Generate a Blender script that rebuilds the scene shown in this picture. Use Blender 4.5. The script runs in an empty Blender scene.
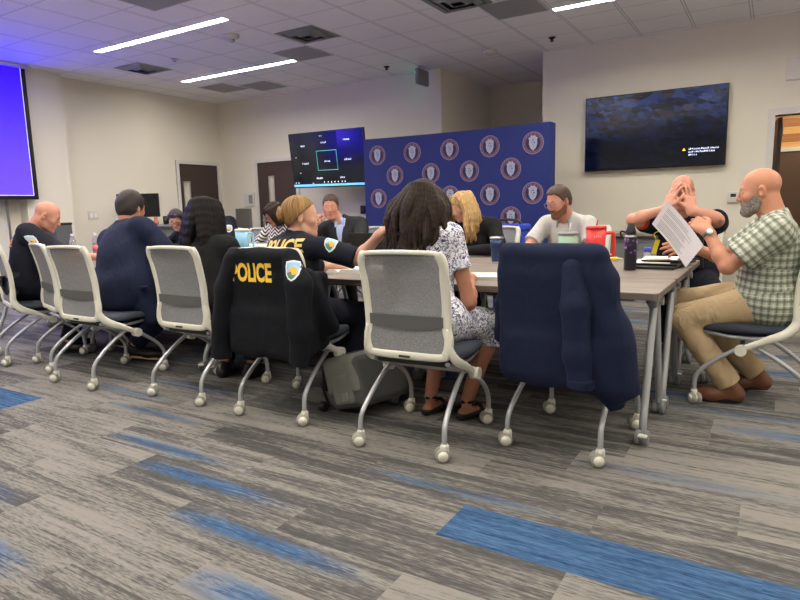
import bpy, bmesh, math, random
import numpy as np
from mathutils import Vector, Matrix
from mathutils.bvhtree import BVHTree
random.seed(7)
SC = bpy.context.scene
COL = SC.collection
PI = math.pi
V = lambda *a: np.array(a, float)

# ------------------------------------------------------------------ helpers
def lin(c):
    f = lambda u: u / 12.92 if u <= 0.04045 else ((u + 0.055) / 1.055) ** 2.4
    return tuple(f(x / 255.0) for x in c) + (1.0,)

def nrm(v):
    v = np.asarray(v, float)
    return v / (np.linalg.norm(v) + 1e-12)

def mat(name, rgb, rough=0.6, metal=0.0, bump=0.0, bscale=200.0, vary=0.0, vscale=6.0, emit=0.0, spec=0.5, sheen=0.0, alpha=1.0, trans=0.0):
    m = bpy.data.materials.new(name); m.use_nodes = True
    nt = m.node_tree; b = nt.nodes['Principled BSDF']
    b.inputs['Base Color'].default_value = lin(rgb)
    b.inputs['Roughness'].default_value = rough
    b.inputs['Metallic'].default_value = metal
    b.inputs['Specular IOR Level'].default_value = spec
    b.inputs['Sheen Weight'].default_value = sheen
    b.inputs['Alpha'].default_value = alpha
    b.inputs['Transmission Weight'].default_value = trans
    if emit:
        b.inputs['Emission Color'].default_value = lin(rgb); b.inputs['Emission Strength'].default_value = emit
    tc = nt.nodes.new('ShaderNodeTexCoord')
    if vary:
        n = nt.nodes.new('ShaderNodeTexNoise'); n.inputs['Scale'].default_value = vscale; n.inputs['Detail'].default_value = 4
        nt.links.new(tc.outputs['Object'], n.inputs['Vector'])
        mx = nt.nodes.new('ShaderNodeMix'); mx.data_type = 'RGBA'
        c = lin(rgb)
        mx.inputs[6].default_value = tuple(x * (1 - vary) for x in c[:3]) + (1,)
        mx.inputs[7].default_value = tuple(min(1, x * (1 + vary)) for x in c[:3]) + (1,)
        nt.links.new(n.outputs['Fac'], mx.inputs[0]); nt.links.new(mx.outputs[2], b.inputs['Base Color'])
    if bump:
        n2 = nt.nodes.new('ShaderNodeTexNoise'); n2.inputs['Scale'].default_value = bscale; n2.inputs['Detail'].default_value = 3
        nt.links.new(tc.outputs['Object'], n2.inputs['Vector'])
        bp = nt.nodes.new('ShaderNodeBump'); bp.inputs['Strength'].default_value = bump; bp.inputs['Distance'].default_value = 0.01
        nt.links.new(n2.outputs['Fac'], bp.inputs['Height']); nt.links.new(bp.outputs['Normal'], b.inputs['Normal'])
    return m

class N:
    """tiny node-graph writer"""
    def __init__(s, m): s.m = m; s.nt = m.node_tree; s.b = s.nt.nodes['Principled BSDF']
    def new(s, t, **kw):
        n = s.nt.nodes.new(t)
        for k, v in kw.items(): setattr(n, k, v)
        return n
    def link(s, a, b): s.nt.links.new(a, b)
    def val(s, inp, v):
        if hasattr(v, 'is_linked'): s.link(v, inp)
        else: inp.default_value = v
    def math(s, op, a, b=0.0, c=None, clamp=False):
        n = s.new('ShaderNodeMath', operation=op); n.use_clamp = clamp
        s.val(n.inputs[0], a); s.val(n.inputs[1], b)
        if c is not None: s.val(n.inputs[2], c)
        return n.outputs[0]
    def mix(s, f, a, b):
        n = s.new('ShaderNodeMix', data_type='RGBA'); s.val(n.inputs[0], f)
        s.val(n.inputs[6], a); s.val(n.inputs[7], b); return n.outputs[2]
    def ramp(s, f, lo, hi):
        n = s.new('ShaderNodeMapRange'); n.interpolation_type = 'SMOOTHSTEP'
        s.val(n.inputs[0], f); n.inputs[1].default_value = lo; n.inputs[2].default_value = hi
        return n.outputs[0]
    def sep(s, v):
        n = s.new('ShaderNodeSeparateXYZ'); s.link(v, n.inputs[0]); return n.outputs
    def comb(s, x, y, z):
        n = s.new('ShaderNodeCombineXYZ'); s.val(n.inputs[0], x); s.val(n.inputs[1], y); s.val(n.inputs[2], z); return n.outputs[0]
    def noise(s, v, scale=1.0, detail=3.0, rough=0.5, dist=0.0):
        n = s.new('ShaderNodeTexNoise'); s.link(v, n.inputs['Vector']); n.inputs['Scale'].default_value = scale
        n.inputs['Detail'].default_value = detail; n.inputs['Roughness'].default_value = rough; n.inputs['Distortion'].default_value = dist
        return n.outputs['Fac']
    def obj(s): return s.new('ShaderNodeTexCoord').outputs['Object']
    def attr(s, name): return s.new('ShaderNodeAttribute', attribute_name=name)
    def bump(s, h, strength=0.3, dist=0.01):
        n = s.new('ShaderNodeBump'); n.inputs['Strength'].default_value = strength; n.inputs['Distance'].default_value = dist
        s.link(h, n.inputs['Height']); s.link(n.outputs[0], s.b.inputs['Normal'])

class MB:
    """collects shapes and links them as one mesh object"""
    def __init__(s): s.v = []; s.f = []; s.mi = []; s.sm = []
    def add(s, vs, fs, mi=0, smooth=False):
        o = len(s.v); s.v += [tuple(map(float, p)) for p in vs]
        for f in fs: s.f.append([i + o for i in f]); s.mi.append(mi); s.sm.append(smooth)
        return s
    def box(s, x0, x1, y0, y1, z0, z1, mi=0):
        return s.add([(x0,y0,z0),(x1,y0,z0),(x1,y1,z0),(x0,y1,z0),(x0,y0,z1),(x1,y0,z1),(x1,y1,z1),(x0,y1,z1)],
                     [(3,2,1,0),(4,5,6,7),(0,1,5,4),(1,2,6,5),(2,3,7,6),(3,0,4,7)], mi)
    def obox(s, c, ax, half, mi=0):
        """box with axes ax (rows) and half sizes"""
        ax = np.asarray(ax, float); c = np.asarray(c, float)
        vs = [c + ax[0]*i*half[0] + ax[1]*j*half[1] + ax[2]*k*half[2] for k in (-1,1) for (i,j) in ((-1,-1),(1,-1),(1,1),(-1,1))]
        return s.add(vs, [(3,2,1,0),(4,5,6,7),(0,1,5,4),(1,2,6,5),(2,3,7,6),(3,0,4,7)], mi)
    def rbox(s, x0, x1, y0, y1, z0, z1, r=0.01, seg=3, mi=0):
        bm = bmesh.new(); bmesh.ops.create_cube(bm, size=1)
        for v in bm.verts: v.co = Vector(((x0+x1)/2+v.co.x*(x1-x0), (y0+y1)/2+v.co.y*(y1-y0), (z0+z1)/2+v.co.z*(z1-z0)))
        bmesh.ops.bevel(bm, geom=bm.edges[:], offset=r, segments=seg, affect='EDGES', profile=0.5)
        bm.verts.index_update()
        s.add([v.co for v in bm.verts], [[v.index for v in f.verts] for f in bm.faces], mi, True); bm.free(); return s
    def prism(s, poly, z0, z1, mi=0, fn=None):
        n = len(poly); vs = [(x,y,z0) for x,y in poly] + [(x,y,z1) for x,y in poly]
        if fn: vs = [fn(p) for p in vs]
        fs = [list(range(n))[::-1], list(range(n,2*n))] + [(i,(i+1)%n,n+(i+1)%n,n+i) for i in range(n)]
        return s.add(vs, fs, mi)
    def tube(s, pts, r, n=10, mi=0, closed=False, caps=True, up=None, flat=1.0):
        pts = [np.asarray(p, float) for p in pts]; m = len(pts)
        rr = r if hasattr(r, '__len__') else [r]*m
        tg = []
        for i in range(m):
            a = pts[(i-1) % m] if (closed or i > 0) else pts[i]; b = pts[(i+1) % m] if (closed or i < m-1) else pts[i]
            tg.append(nrm(b-a))
        u = np.asarray(up if up is not None else (0,0,1), float)
        if abs(u @ tg[0]) > 0.95: u = V(1,0,0) if abs(tg[0][0]) < 0.9 else V(0,1,0)
        vs = []
        for i in range(m):
            if up is not None: u = np.asarray(up, float)
            x = u - tg[i]*(u @ tg[i]); x = nrm(x); y = np.cross(tg[i], x); u = x
            for k in range(n):
                a = 2*PI*k/n; vs.append(pts[i] + (x*math.cos(a)*flat + y*math.sin(a))*rr[i])
        fs = []
        for i in range(m if closed else m-1):
            j = (i+1) % m
            for k in range(n): fs.append((i*n+k, i*n+(k+1)%n, j*n+(k+1)%n, j*n+k))
        s.add(vs, fs, mi, True)
        if caps and not closed:
            o = len(s.v)-m*n
            s.f.append([o+k for k in range(n)][::-1]); s.mi.append(mi); s.sm.append(False)
            s.f.append([o+(m-1)*n+k for k in range(n)]); s.mi.append(mi); s.sm.append(False)
        return s
    def cyl(s, a, b, r, n=16, mi=0, r2=None): return s.tube([a, b], [r, r if r2 is None else r2], n, mi)
    def lathe(s, prof, c=(0,0,0), n=24, mi=0, ax=None):
        c = np.asarray(c, float); ax = np.eye(3) if ax is None else np.asarray(ax, float); vs = []
        for r, z in prof:
            for k in range(n):
                a = 2*PI*k/n; vs.append(c + ax[0]*r*math.cos(a) + ax[1]*r*math.sin(a) + ax[2]*z)
        m = len(prof); fs = [(i*n+k, i*n+(k+1)%n, (i+1)*n+(k+1)%n, (i+1)*n+k) for i in range(m-1) for k in range(n)]
        o = len(s.v); s.add(vs, fs, mi, True)
        for i, rev in ((0, True), (m-1, False)):
            f = [o+i*n+k for k in range(n)]; s.f.append(f[::-1] if rev else f); s.mi.append(mi); s.sm.append(False)
        return s
    def sphere(s, c, r, nu=16, nv=10, mi=0, rot=None):
        c = np.asarray(c, float); r = V(r,r,r) if np.isscalar(r) else np.asarray(r, float); R_ = np.eye(3) if rot is None else rot
        vs = [c + R_ @ V(0,0,-r[2])]
        for i in range(1, nv):
            t = -PI/2 + PI*i/nv
            for k in range(nu):
                a = 2*PI*k/nu; vs.append(c + R_ @ V(r[0]*math.cos(t)*math.cos(a), r[1]*math.cos(t)*math.sin(a), r[2]*math.sin(t)))
        vs.append(c + R_ @ V(0,0,r[2])); L = len(vs)-1
        fs = [(0, 1+(k+1)%nu, 1+k) for k in range(nu)]
        for i in range(nv-2):
            a = 1+i*nu; b = a+nu
            for k in range(nu): fs.append((a+k, a+(k+1)%nu, b+(k+1)%nu, b+k))
        a = 1+(nv-2)*nu
        fs += [(L, a+k, a+(k+1)%nu) for k in range(nu)]
        return s.add(vs, fs, mi, True)
    def build(s, name, mats, parent=None, loc=None, xf=None):
        me = bpy.data.meshes.new(name)
        vs = s.v
        if xf is not None: vs = [tuple(xf @ Vector(p)) for p in vs]
        me.from_pydata(vs, [], s.f)
        for m in (mats if isinstance(mats, (list, tuple)) else [mats]): me.materials.append(m)
        me.polygons.foreach_set('material_index', s.mi); me.polygons.foreach_set('use_smooth', s.sm); me.update()
        o = bpy.data.objects.new(name, me); COL.objects.link(o)
        if parent is not None: o.parent = parent
        if loc is not None: o.location = loc
        return o

def tag(o, label=None, cat=None, group=None, kind=None):
    if label: o['label'] = label
    if cat: o['category'] = cat
    if group: o['group'] = group
    if kind: o['kind'] = kind
    return o
def thing(name, label, cat, loc=(0,0,0), rz=0.0, group=None):
    o = bpy.data.objects.new(name, None); COL.objects.link(o); o.location = loc; o.rotation_euler = (0,0,rz); o.empty_display_size = 0.1
    return tag(o, label, cat, group)
def struct(name, mb, m, label=None):
    o = mb.build(name, m); o['kind'] = 'structure'
    if label: o['label'] = label
    return o
def dup(root, loc, rz, label, group=None):
    r = root.copy(); COL.objects.link(r); r.location = loc; r.rotation_euler = (0,0,rz); r['label'] = label
    if group: r['group'] = group
    for ch in list(root.children):
        c = ch.copy(); COL.objects.link(c); c.parent = r
        for g in ch.children:
            d = g.copy(); COL.objects.link(d); d.parent = c
    return r
def crom(pts, n=6, closed=False):
    pts = [np.asarray(p, float) for p in pts]; m = len(pts); out = []
    for i in range(m if closed else m-1):
        g = lambda j: pts[j % m] if closed else pts[min(max(j,0), m-1)]
        p0,p1,p2,p3 = g(i-1),g(i),g(i+1),g(i+2)
        for k in range(n):
            t = k/n
            out.append(0.5*((2*p1)+(-p0+p2)*t+(2*p0-5*p1+4*p2-p3)*t*t+(-p0+3*p1-3*p2+p3)*t**3))
    if not closed: out.append(pts[-1])
    return out

# ------------------------------------------------------------------ implicit bodies
class SDF:
    def __init__(s): s.p = []; s.post = []
    def _add(s, fn, lo, hi, op, k, uv=None): s.p.append((fn, np.asarray(lo)-k-0.012, np.asarray(hi)+k+0.012, op, k, uv)); return s
    def cone(s, a, b, ra, rb=None, k=0.02, op=1, fa=0, fb=0):
        a = np.asarray(a, float); b = np.asarray(b, float); rb = ra if rb is None else rb
        ab = b-a; L2 = ab @ ab + 1e-9; d = ab/math.sqrt(L2); m = max(ra, rb)
        x = nrm(np.cross(d, V(0.3,0.2,1))) ; y = np.cross(d, x)
        def fn(P):
            q = P-a; h = np.clip(q @ ab / L2, 0, 1)
            r = np.linalg.norm(q - h[:,None]*ab, axis=1) - (ra+h*(rb-ra))
            if fa: r = np.maximum(r, -(q @ d))
            if fb: r = np.maximum(r, (P-b) @ d)
            return r
        def uv(P):
            q = P-a; return np.stack([np.arctan2(q @ y, q @ x)*(ra+rb)/2, q @ d, 0*q[:,0]], 1)
        return s._add(fn, np.minimum(a,b)-m, np.maximum(a,b)+m, op, k, uv)
    def ell(s, c, r, M=None, k=0.02, op=1):
        c = np.asarray(c, float); r = np.asarray(r, float); M = np.eye(3) if M is None else M
        ext = np.abs(M) @ r
        def fn(P):
            q = (P-c) @ M; k0 = np.linalg.norm(q/r, axis=1); k1 = np.linalg.norm(q/(r*r), axis=1)+1e-9
            return k0*(k0-1)/k1
        def uv(P):
            q = (P-c) @ M; return np.stack([np.arctan2(q[:,0]/r[0], q[:,1]/r[1])*(r[0]+r[1])*0.5, q[:,2], 0*q[:,0]], 1)
        return s._add(fn, c-ext, c+ext, op, k, uv)
    def box(s, c, h, M=None, rd=0.01, k=0.01, op=1):
        c = np.asarray(c, float); h = np.asarray(h, float); M = np.eye(3) if M is None else M
        ext = np.abs(M) @ h
        def fn(P):
            q = np.abs((P-c) @ M)-(h-rd)
            return np.linalg.norm(np.maximum(q,0), axis=1)+np.minimum(q.max(1),0)-rd
        def uv(P):
            q = (P-c) @ M; return np.stack([q[:,0], q[:,2], q[:,1]], 1)
        return s._add(fn, c-ext, c+ext, op, k, uv)
    def chain(s, pts, rs, k=0.02):
        for i in range(len(pts)-1): s.cone(pts[i], pts[i+1], rs[i], rs[i+1], k)
        return s
    def cut(s, p, n):
        p = np.asarray(p, float); n = nrm(n); s.post.append(lambda P, d: np.maximum(d, (P-p) @ n)); return s
    def fold(s, amp, freq, seed=0, hang=1.0):
        rg = np.random.RandomState(seed); ds = [nrm(rg.normal(size=3))*freq*(0.6+rg.rand())*V(1,1,hang) for _ in range(4)]; ph = rg.rand(4)*6.28
        def f(P, d):
            w = sum(np.sin(P @ ds[i] + ph[i] + 1.5*np.sin(P @ ds[(i+1)%4]*0.5)) for i in range(4))/4
            return d + amp*w
        s.post.append(f); return s
    def ev(s, P, sel=None):
        d = np.full(len(P), 0.5)
        for i, (fn, lo, hi, op, k, uv) in enumerate(s.p):
            if sel is not None and not sel[i]: continue
            e = fn(P)
            if op > 0:
                h = np.maximum(k-np.abs(d-e), 0)/max(k,1e-6); d = np.minimum(d, e)-h*h*k*0.25
            else:
                h = np.maximum(k-np.abs(d+e), 0)/max(k,1e-6); d = np.maximum(d, -e)+h*h*k*0.25
        for f in s.post: d = f(P, d)
        return d
    def mesh(s, h):
        los = np.array([p[1] for p in s.p]); his = np.array([p[2] for p in s.p]); add = np.array([p[3] > 0 for p in s.p])
        lo = los[add].min(0)-2*h; hi = his[add].max(0)+2*h
        B = 20; nb = np.ceil((hi-lo)/(h*B)).astype(int); NC = nb*B+4
        ib = np.stack(np.meshgrid(*[np.arange(n) for n in nb], indexing='ij'), -1).reshape(-1,3)
        cen = lo+(ib+0.5)*B*h; dc = s.ev(cen); hd = math.sqrt(3)*B*h*0.5
        act = np.where((dc < hd*1.45+0.02) & (dc > -hd*1.45-0.02))[0]
        g1 = np.arange(-1, B+1); G = np.stack(np.meshgrid(g1,g1,g1, indexing='ij'), -1).reshape(-1,3); n = B+2
        IDS=[]; POS=[]; QS=[]
        cor = [(i,j,k) for i in (0,1) for j in (0,1) for k in (0,1)]
        edges = [((i,j,k),ax) for ax in range(3) for (i,j,k) in cor if (i,j,k)[ax]==0]
        gid = lambda c: ((c[...,0]*NC[1]+c[...,1])*NC[2]+c[...,2])
        for a in act:
            base = ib[a]*B; bl = lo+(base-1)*h; bh = lo+(base+B+1)*h
            sel = ((los <= bh) & (his >= bl)).all(1)
            if not (sel & add).any(): continue
            v = s.ev(lo+(G+base)*h, sel).reshape(n,n,n)
            ins = v < 0
            if ins.all() or not ins.any(): continue
            c = np.zeros((n-1,)*3, int)
            for i,j,k in cor: c += ins[i:n-1+i, j:n-1+j, k:n-1+k]
            ci = np.argwhere((c > 0) & (c < 8))
            if len(ci):
                acc = np.zeros((len(ci),3)); cnt = np.zeros(len(ci))
                for (o,ax) in edges:
                    p0 = ci+np.array(o); p1 = p0.copy(); p1[:,ax] += 1
                    a0 = v[p0[:,0],p0[:,1],p0[:,2]]; a1 = v[p1[:,0],p1[:,1],p1[:,2]]
                    x = (a0 < 0) != (a1 < 0)
                    t = np.where(x, a0/np.where(x, a0-a1, 1), 0)
                    pp = p0.astype(float); pp[:,ax] += t
                    acc += pp*x[:,None]; cnt += x
                POS.append(lo+(acc/cnt[:,None]+base-1)*h); IDS.append(gid(ci+base))
            for ax in range(3):
                sl0 = [slice(1,B+1)]*3; sl1 = list(sl0); sl1[ax] = slice(2,B+2)
                x0 = ins[tuple(sl0)]; x1 = ins[tuple(sl1)]
                e = np.argwhere(x0 != x1)+1
                if not len(e): continue
                fl = ins[e[:,0],e[:,1],e[:,2]]
                u = (ax+1)%3; w = (ax+2)%3
                q = []
                for du,dw in ((-1,-1),(0,-1),(0,0),(-1,0)):
                    cc = e.copy(); cc[:,u] += du; cc[:,w] += dw; q.append(gid(cc+base))
                q = np.stack(q,1); q[~fl] = q[~fl][:,::-1]
                QS.append(q)
        ids = np.concatenate(IDS); pos = np.concatenate(POS); qs = np.concatenate(QS)
        uid, first = np.unique(ids, return_index=True); pos = pos[first]
        qi = np.searchsorted(uid, qs.ravel()).reshape(-1,4); qi = np.clip(qi, 0, len(uid)-1)
        ok = (uid[qi] == qs).all(1); qi = qi[ok]
        for _ in range(1):   # light smoothing
            nb_ = np.zeros_like(pos); ct = np.zeros(len(pos))
            for k in range(4):
                np.add.at(nb_, qi[:,k], pos[qi[:,(k+1)%4]]); np.add.at(ct, qi[:,k], 1)
            pos = 0.5*pos+0.5*nb_/np.maximum(ct,1)[:,None]
        return pos, qi
    def puv(s, P):
        best = np.full(len(P), 9.0); out = np.zeros((len(P),3))
        for (fn, lo, hi, op, k, uv) in s.p:
            if op < 0: continue
            m = ((P >= lo) & (P <= hi)).all(1)
            if not m.any(): continue
            idx = np.where(m)[0]; d = fn(P[idx]); b = d < best[idx]; ii = idx[b]
            best[ii] = d[b]; out[ii] = uv(P[ii])
        return out
    def build(s, name, mats, parent=None, h=0.006, origin=(0,0,0), puv=False, tint=None):
        pos, q = s.mesh(h); o = np.asarray(origin, float)
        me = bpy.data.meshes.new(name); nV, nF = len(pos), len(q)
        me.vertices.add(nV); me.vertices.foreach_set('co', (pos-o).astype(np.float32).ravel())
        me.loops.add(nF*4); me.loops.foreach_set('vertex_index', q.astype(np.int32).ravel())
        me.polygons.add(nF); me.polygons.foreach_set('loop_start', (np.arange(nF)*4).astype(np.int32))
        me.polygons.foreach_set('use_smooth', np.ones(nF, bool))
        for m in (mats if isinstance(mats, (list,tuple)) else [mats]): me.materials.append(m)
        me.update(calc_edges=True)
        if puv:
            a = me.attributes.new('puv', 'FLOAT_VECTOR', 'POINT'); a.data.foreach_set('vector', s.puv(pos).astype(np.float32).ravel())
        if tint is not None:
            c = np.ones((nV,4), np.float32); c[:,:3] = tint(pos)
            a = me.color_attributes.new('tint', 'FLOAT_COLOR', 'POINT'); a.data.foreach_set('color', c.ravel())
        ob = bpy.data.objects.new(name, me); COL.objects.link(ob)
        if parent is not None: ob.parent = parent
        ob['_n'] = nV
        del ob['_n']
        return ob

def bvh_world(objs, off=(0,0,0)):
    vs = []; fs = []
    for o in objs:
        me = o.data; n = len(me.vertices); a = np.empty(n*3, np.float32); me.vertices.foreach_get('co', a)
        b = len(vs); vs += [tuple(p) for p in (a.reshape(-1,3)+np.asarray(off))]
        fs += [[i+b for i in p.vertices] for p in me.polygons]
    return BVHTree.FromPolygons(vs, fs)

def text_mesh(body, size=1.0, bold=0.0, spacing=1.0):
    """centred text as 2D verts and faces"""
    cu = bpy.data.curves.new('letters', 'FONT'); cu.body = body; cu.size = size; cu.align_x = 'CENTER'; cu.align_y = 'CENTER'
    cu.offset = bold; cu.space_character = spacing; cu.resolution_u = 3
    o = bpy.data.objects.new('letters', cu); COL.objects.link(o)
    dg = bpy.context.evaluated_depsgraph_get(); me = o.evaluated_get(dg).to_mesh()
    vs = [(v.co.x, v.co.y) for v in me.vertices]; fs = [list(p.vertices) for p in me.polygons]
    o.evaluated_get(dg).to_mesh_clear(); bpy.data.objects.remove(o); bpy.data.curves.remove(cu)
    return vs, fs

def poly2d(pts): return list(pts), [list(range(len(pts)))]
def decal(shapes, origin, right, up, bvh, name, mats, parent, off=(0,0,0), lift=0.002, cutlen=0.02, depth=0.2):
    """lay flat shapes [(verts2d, faces, material index, layer)] on a curved surface"""
    O = np.asarray(origin, float); rt = nrm(right); u = nrm(up); nz = np.cross(rt, u)
    mb = MB()
    for vs, fs, mi, layer in shapes:
        bm = bmesh.new(); bv = [bm.verts.new((x,y,0)) for x,y in vs]
        for f in fs:
            try: bm.faces.new([bv[i] for i in f])
            except ValueError: pass
        bmesh.ops.triangulate(bm, faces=bm.faces[:])
        for _ in range(5):
            es = [e for e in bm.edges if e.calc_length() > cutlen]
            if not es: break
            bmesh.ops.subdivide_edges(bm, edges=es, cuts=1); bmesh.ops.triangulate(bm, faces=bm.faces[:])
        bm.verts.index_update(); out = []
        last = 0.0
        for v in bm.verts:
            p = O+rt*v.co.x+u*v.co.y+nz*depth
            hit, no, _, dist = bvh.ray_cast(Vector(p), Vector(-nz), depth*2)
            if hit is None: q = O+rt*v.co.x+u*v.co.y+nz*last
            else: q = np.array(hit); last = (q-O) @ nz
            out.append(q+nz*lift*(1+layer)-np.asarray(off))
        mb.add(out, [[v.index for v in f.verts] for f in bm.faces], mi); bm.free()
    return mb.build(name, mats, parent)
# ------------------------------------------------------------------ materials
H_C = 3.24; XL = -9.3; YB = 8.6; XR = 3.2; YN = -3.2
M = {}
M['wall'] = mat('wall_paint', (226,220,204), 0.85, bump=0.04, bscale=120)
M['white_paint'] = mat('white_paint', (214,210,204), 0.5)
M['base'] = mat('grey_vinyl_base', (84,86,88), 0.6)
M['brown_door'] = mat('dark_brown_laminate', (62,47,42), 0.45, vary=0.12, vscale=3)
M['chrome'] = mat('brushed_steel', (190,190,190), 0.3, 1.0)
M['steel_panel'] = mat('stainless_panel', (150,148,142), 0.45, 0.7)
M['silver'] = mat('silver_painted_tube', (182,185,188), 0.34, 0.45)
M['white_plastic'] = mat('off_white_plastic', (222,220,205), 0.4)
M['hub_white'] = mat('white_hub', (232,230,216), 0.35)
M['grey_plastic'] = mat('grey_plastic', (132,134,134), 0.5)
M['dark_plastic'] = mat('black_plastic', (26,26,28), 0.45)
M['black'] = mat('black_satin', (12,12,14), 0.35)
M['paper'] = mat('white_paper', (240,238,234), 0.8)
M['screen_black'] = mat('screen_glass_black', (6,8,14), 0.15)
M['white_text'] = mat('lit_white_text', (235,240,255), 0.6, emit=1.0)
M['teal_text'] = mat('lit_teal_line', (90,200,180), 0.6, emit=0.45)
M['warn'] = mat('lit_yellow', (250,215,60), 0.6, emit=0.9)
M['tube_light'] = mat('lit_diffuser', (255,248,236), 0.6, emit=88.0)
M['tile_white'] = mat('white_ceiling_metal', (206,204,204), 0.7)

def ceiling_mat():
    m = mat('ceiling_tiles', (192,190,194), 0.9); n = N(m); P = n.sep(n.obj())
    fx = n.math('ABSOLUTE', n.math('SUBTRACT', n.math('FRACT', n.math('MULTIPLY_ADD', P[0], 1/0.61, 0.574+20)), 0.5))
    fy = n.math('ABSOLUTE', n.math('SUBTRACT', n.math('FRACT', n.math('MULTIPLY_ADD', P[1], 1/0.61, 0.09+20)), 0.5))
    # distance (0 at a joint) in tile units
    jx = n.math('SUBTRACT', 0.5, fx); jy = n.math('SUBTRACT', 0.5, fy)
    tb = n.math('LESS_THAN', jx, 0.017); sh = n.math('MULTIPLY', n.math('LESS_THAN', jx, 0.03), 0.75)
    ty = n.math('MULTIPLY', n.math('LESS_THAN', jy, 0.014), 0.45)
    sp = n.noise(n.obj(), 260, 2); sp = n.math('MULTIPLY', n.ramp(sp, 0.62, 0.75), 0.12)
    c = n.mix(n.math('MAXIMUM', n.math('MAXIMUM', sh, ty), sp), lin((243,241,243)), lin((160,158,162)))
    c = n.mix(tb, c, lin((240,238,238))); n.link(c, n.b.inputs['Base Color']); return m
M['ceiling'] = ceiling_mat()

def carpet_mat():
    m = mat('carpet_planks', (140,132,122), 0.95, spec=0.1); n = N(m)
    a = n.attr('plank').outputs['Color']; A = n.sep(a)        # r lightness, g blue strength, b seed
    e = n.attr('blue').outputs['Color']; Bq = n.sep(e)        # r fade start, g fade end, b solid
    uvn = n.new('ShaderNodeUVMap'); U = n.sep(uvn.outputs[0])  # metres along / across, 0..1 across
    P = n.sep(n.obj())
    sd = n.math('MULTIPLY', A[2], 37.0)
    s1 = n.noise(n.comb(n.math('MULTIPLY', P[0], 3.2), n.math('MULTIPLY', P[1], 62), sd), 1.0, 6, 0.72, 0.5)
    s2 = n.noise(n.comb(n.math('MULTIPLY', P[0], 1.1), n.math('MULTIPLY', P[1], 13), sd), 1.0, 3, 0.55, 0.8)
    s3 = n.noise(n.comb(n.math('MULTIPLY', P[0], 26), n.math('MULTIPLY', P[1], 170), sd), 1.0, 2)
    grit = n.noise(n.obj(), 420, 2)
    f = n.math('ADD', n.math('MULTIPLY', s1, 0.75), n.math('MULTIPLY', s2, 0.75))
    f = n.math('ADD', f, n.math('MULTIPLY', n.math('SUBTRACT', s3, 0.5), 0.5))
    f = n.math('ADD', f, n.math('MULTIPLY', n.math('SUBTRACT', A[0], 0.5), 0.2))
    k = n.ramp(f, 0.60, 0.90)
    grey = n.mix(k, lin((84,83,82)), lin((138,134,128)))
    dk = n.ramp(f, 0.62, 0.46); grey = n.mix(n.math('MULTIPLY', dk, 0.75), grey, lin((72,71,70)))
    fb = n.math('ADD', n.math('MULTIPLY', s1, 0.9), n.math('MULTIPLY', s3, 0.35))
    bcol = n.mix(n.ramp(fb, 0.42, 0.82), lin((32,58,94)), lin((80,112,146)))
    # blue mask: solid planks, or a ragged streak whose strength is in the attribute
    band = n.math('ABSOLUTE', n.math('SUBTRACT', U[1], Bq[0]))
    ed = n.math('ADD', n.math('MULTIPLY', n.math('SUBTRACT', s1, 0.5), 1.3), n.math('MULTIPLY', n.math('SUBTRACT', s3, 0.5), 1.1))
    mk = n.ramp(n.math('ADD', n.math('SUBTRACT', Bq[1], band), n.math('MULTIPLY', ed, 0.45)), -0.06, 0.1)
    fade = n.ramp(n.math('ADD', n.math('ABSOLUTE', n.math('SUBTRACT', U[0], 0.42)), n.math('MULTIPLY', ed, 0.4)), 0.58, 0.15)
    mk = n.math('MULTIPLY', n.math('MULTIPLY', mk, fade), A[1])
    mk = n.math('MAXIMUM', mk, Bq[2], clamp=True)
    c = n.mix(mk, grey, bcol)
    g = n.math('MULTIPLY_ADD', grit, 0.8, 0.6)
    vm = n.new('ShaderNodeVectorMath', operation='SCALE'); n.link(c, vm.inputs[0]); n.link(g, vm.inputs['Scale'])
    n.link(vm.outputs[0], n.b.inputs['Base Color']); n.bump(grit, 0.5, 0.006); return m
M['carpet'] = carpet_mat()

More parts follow.
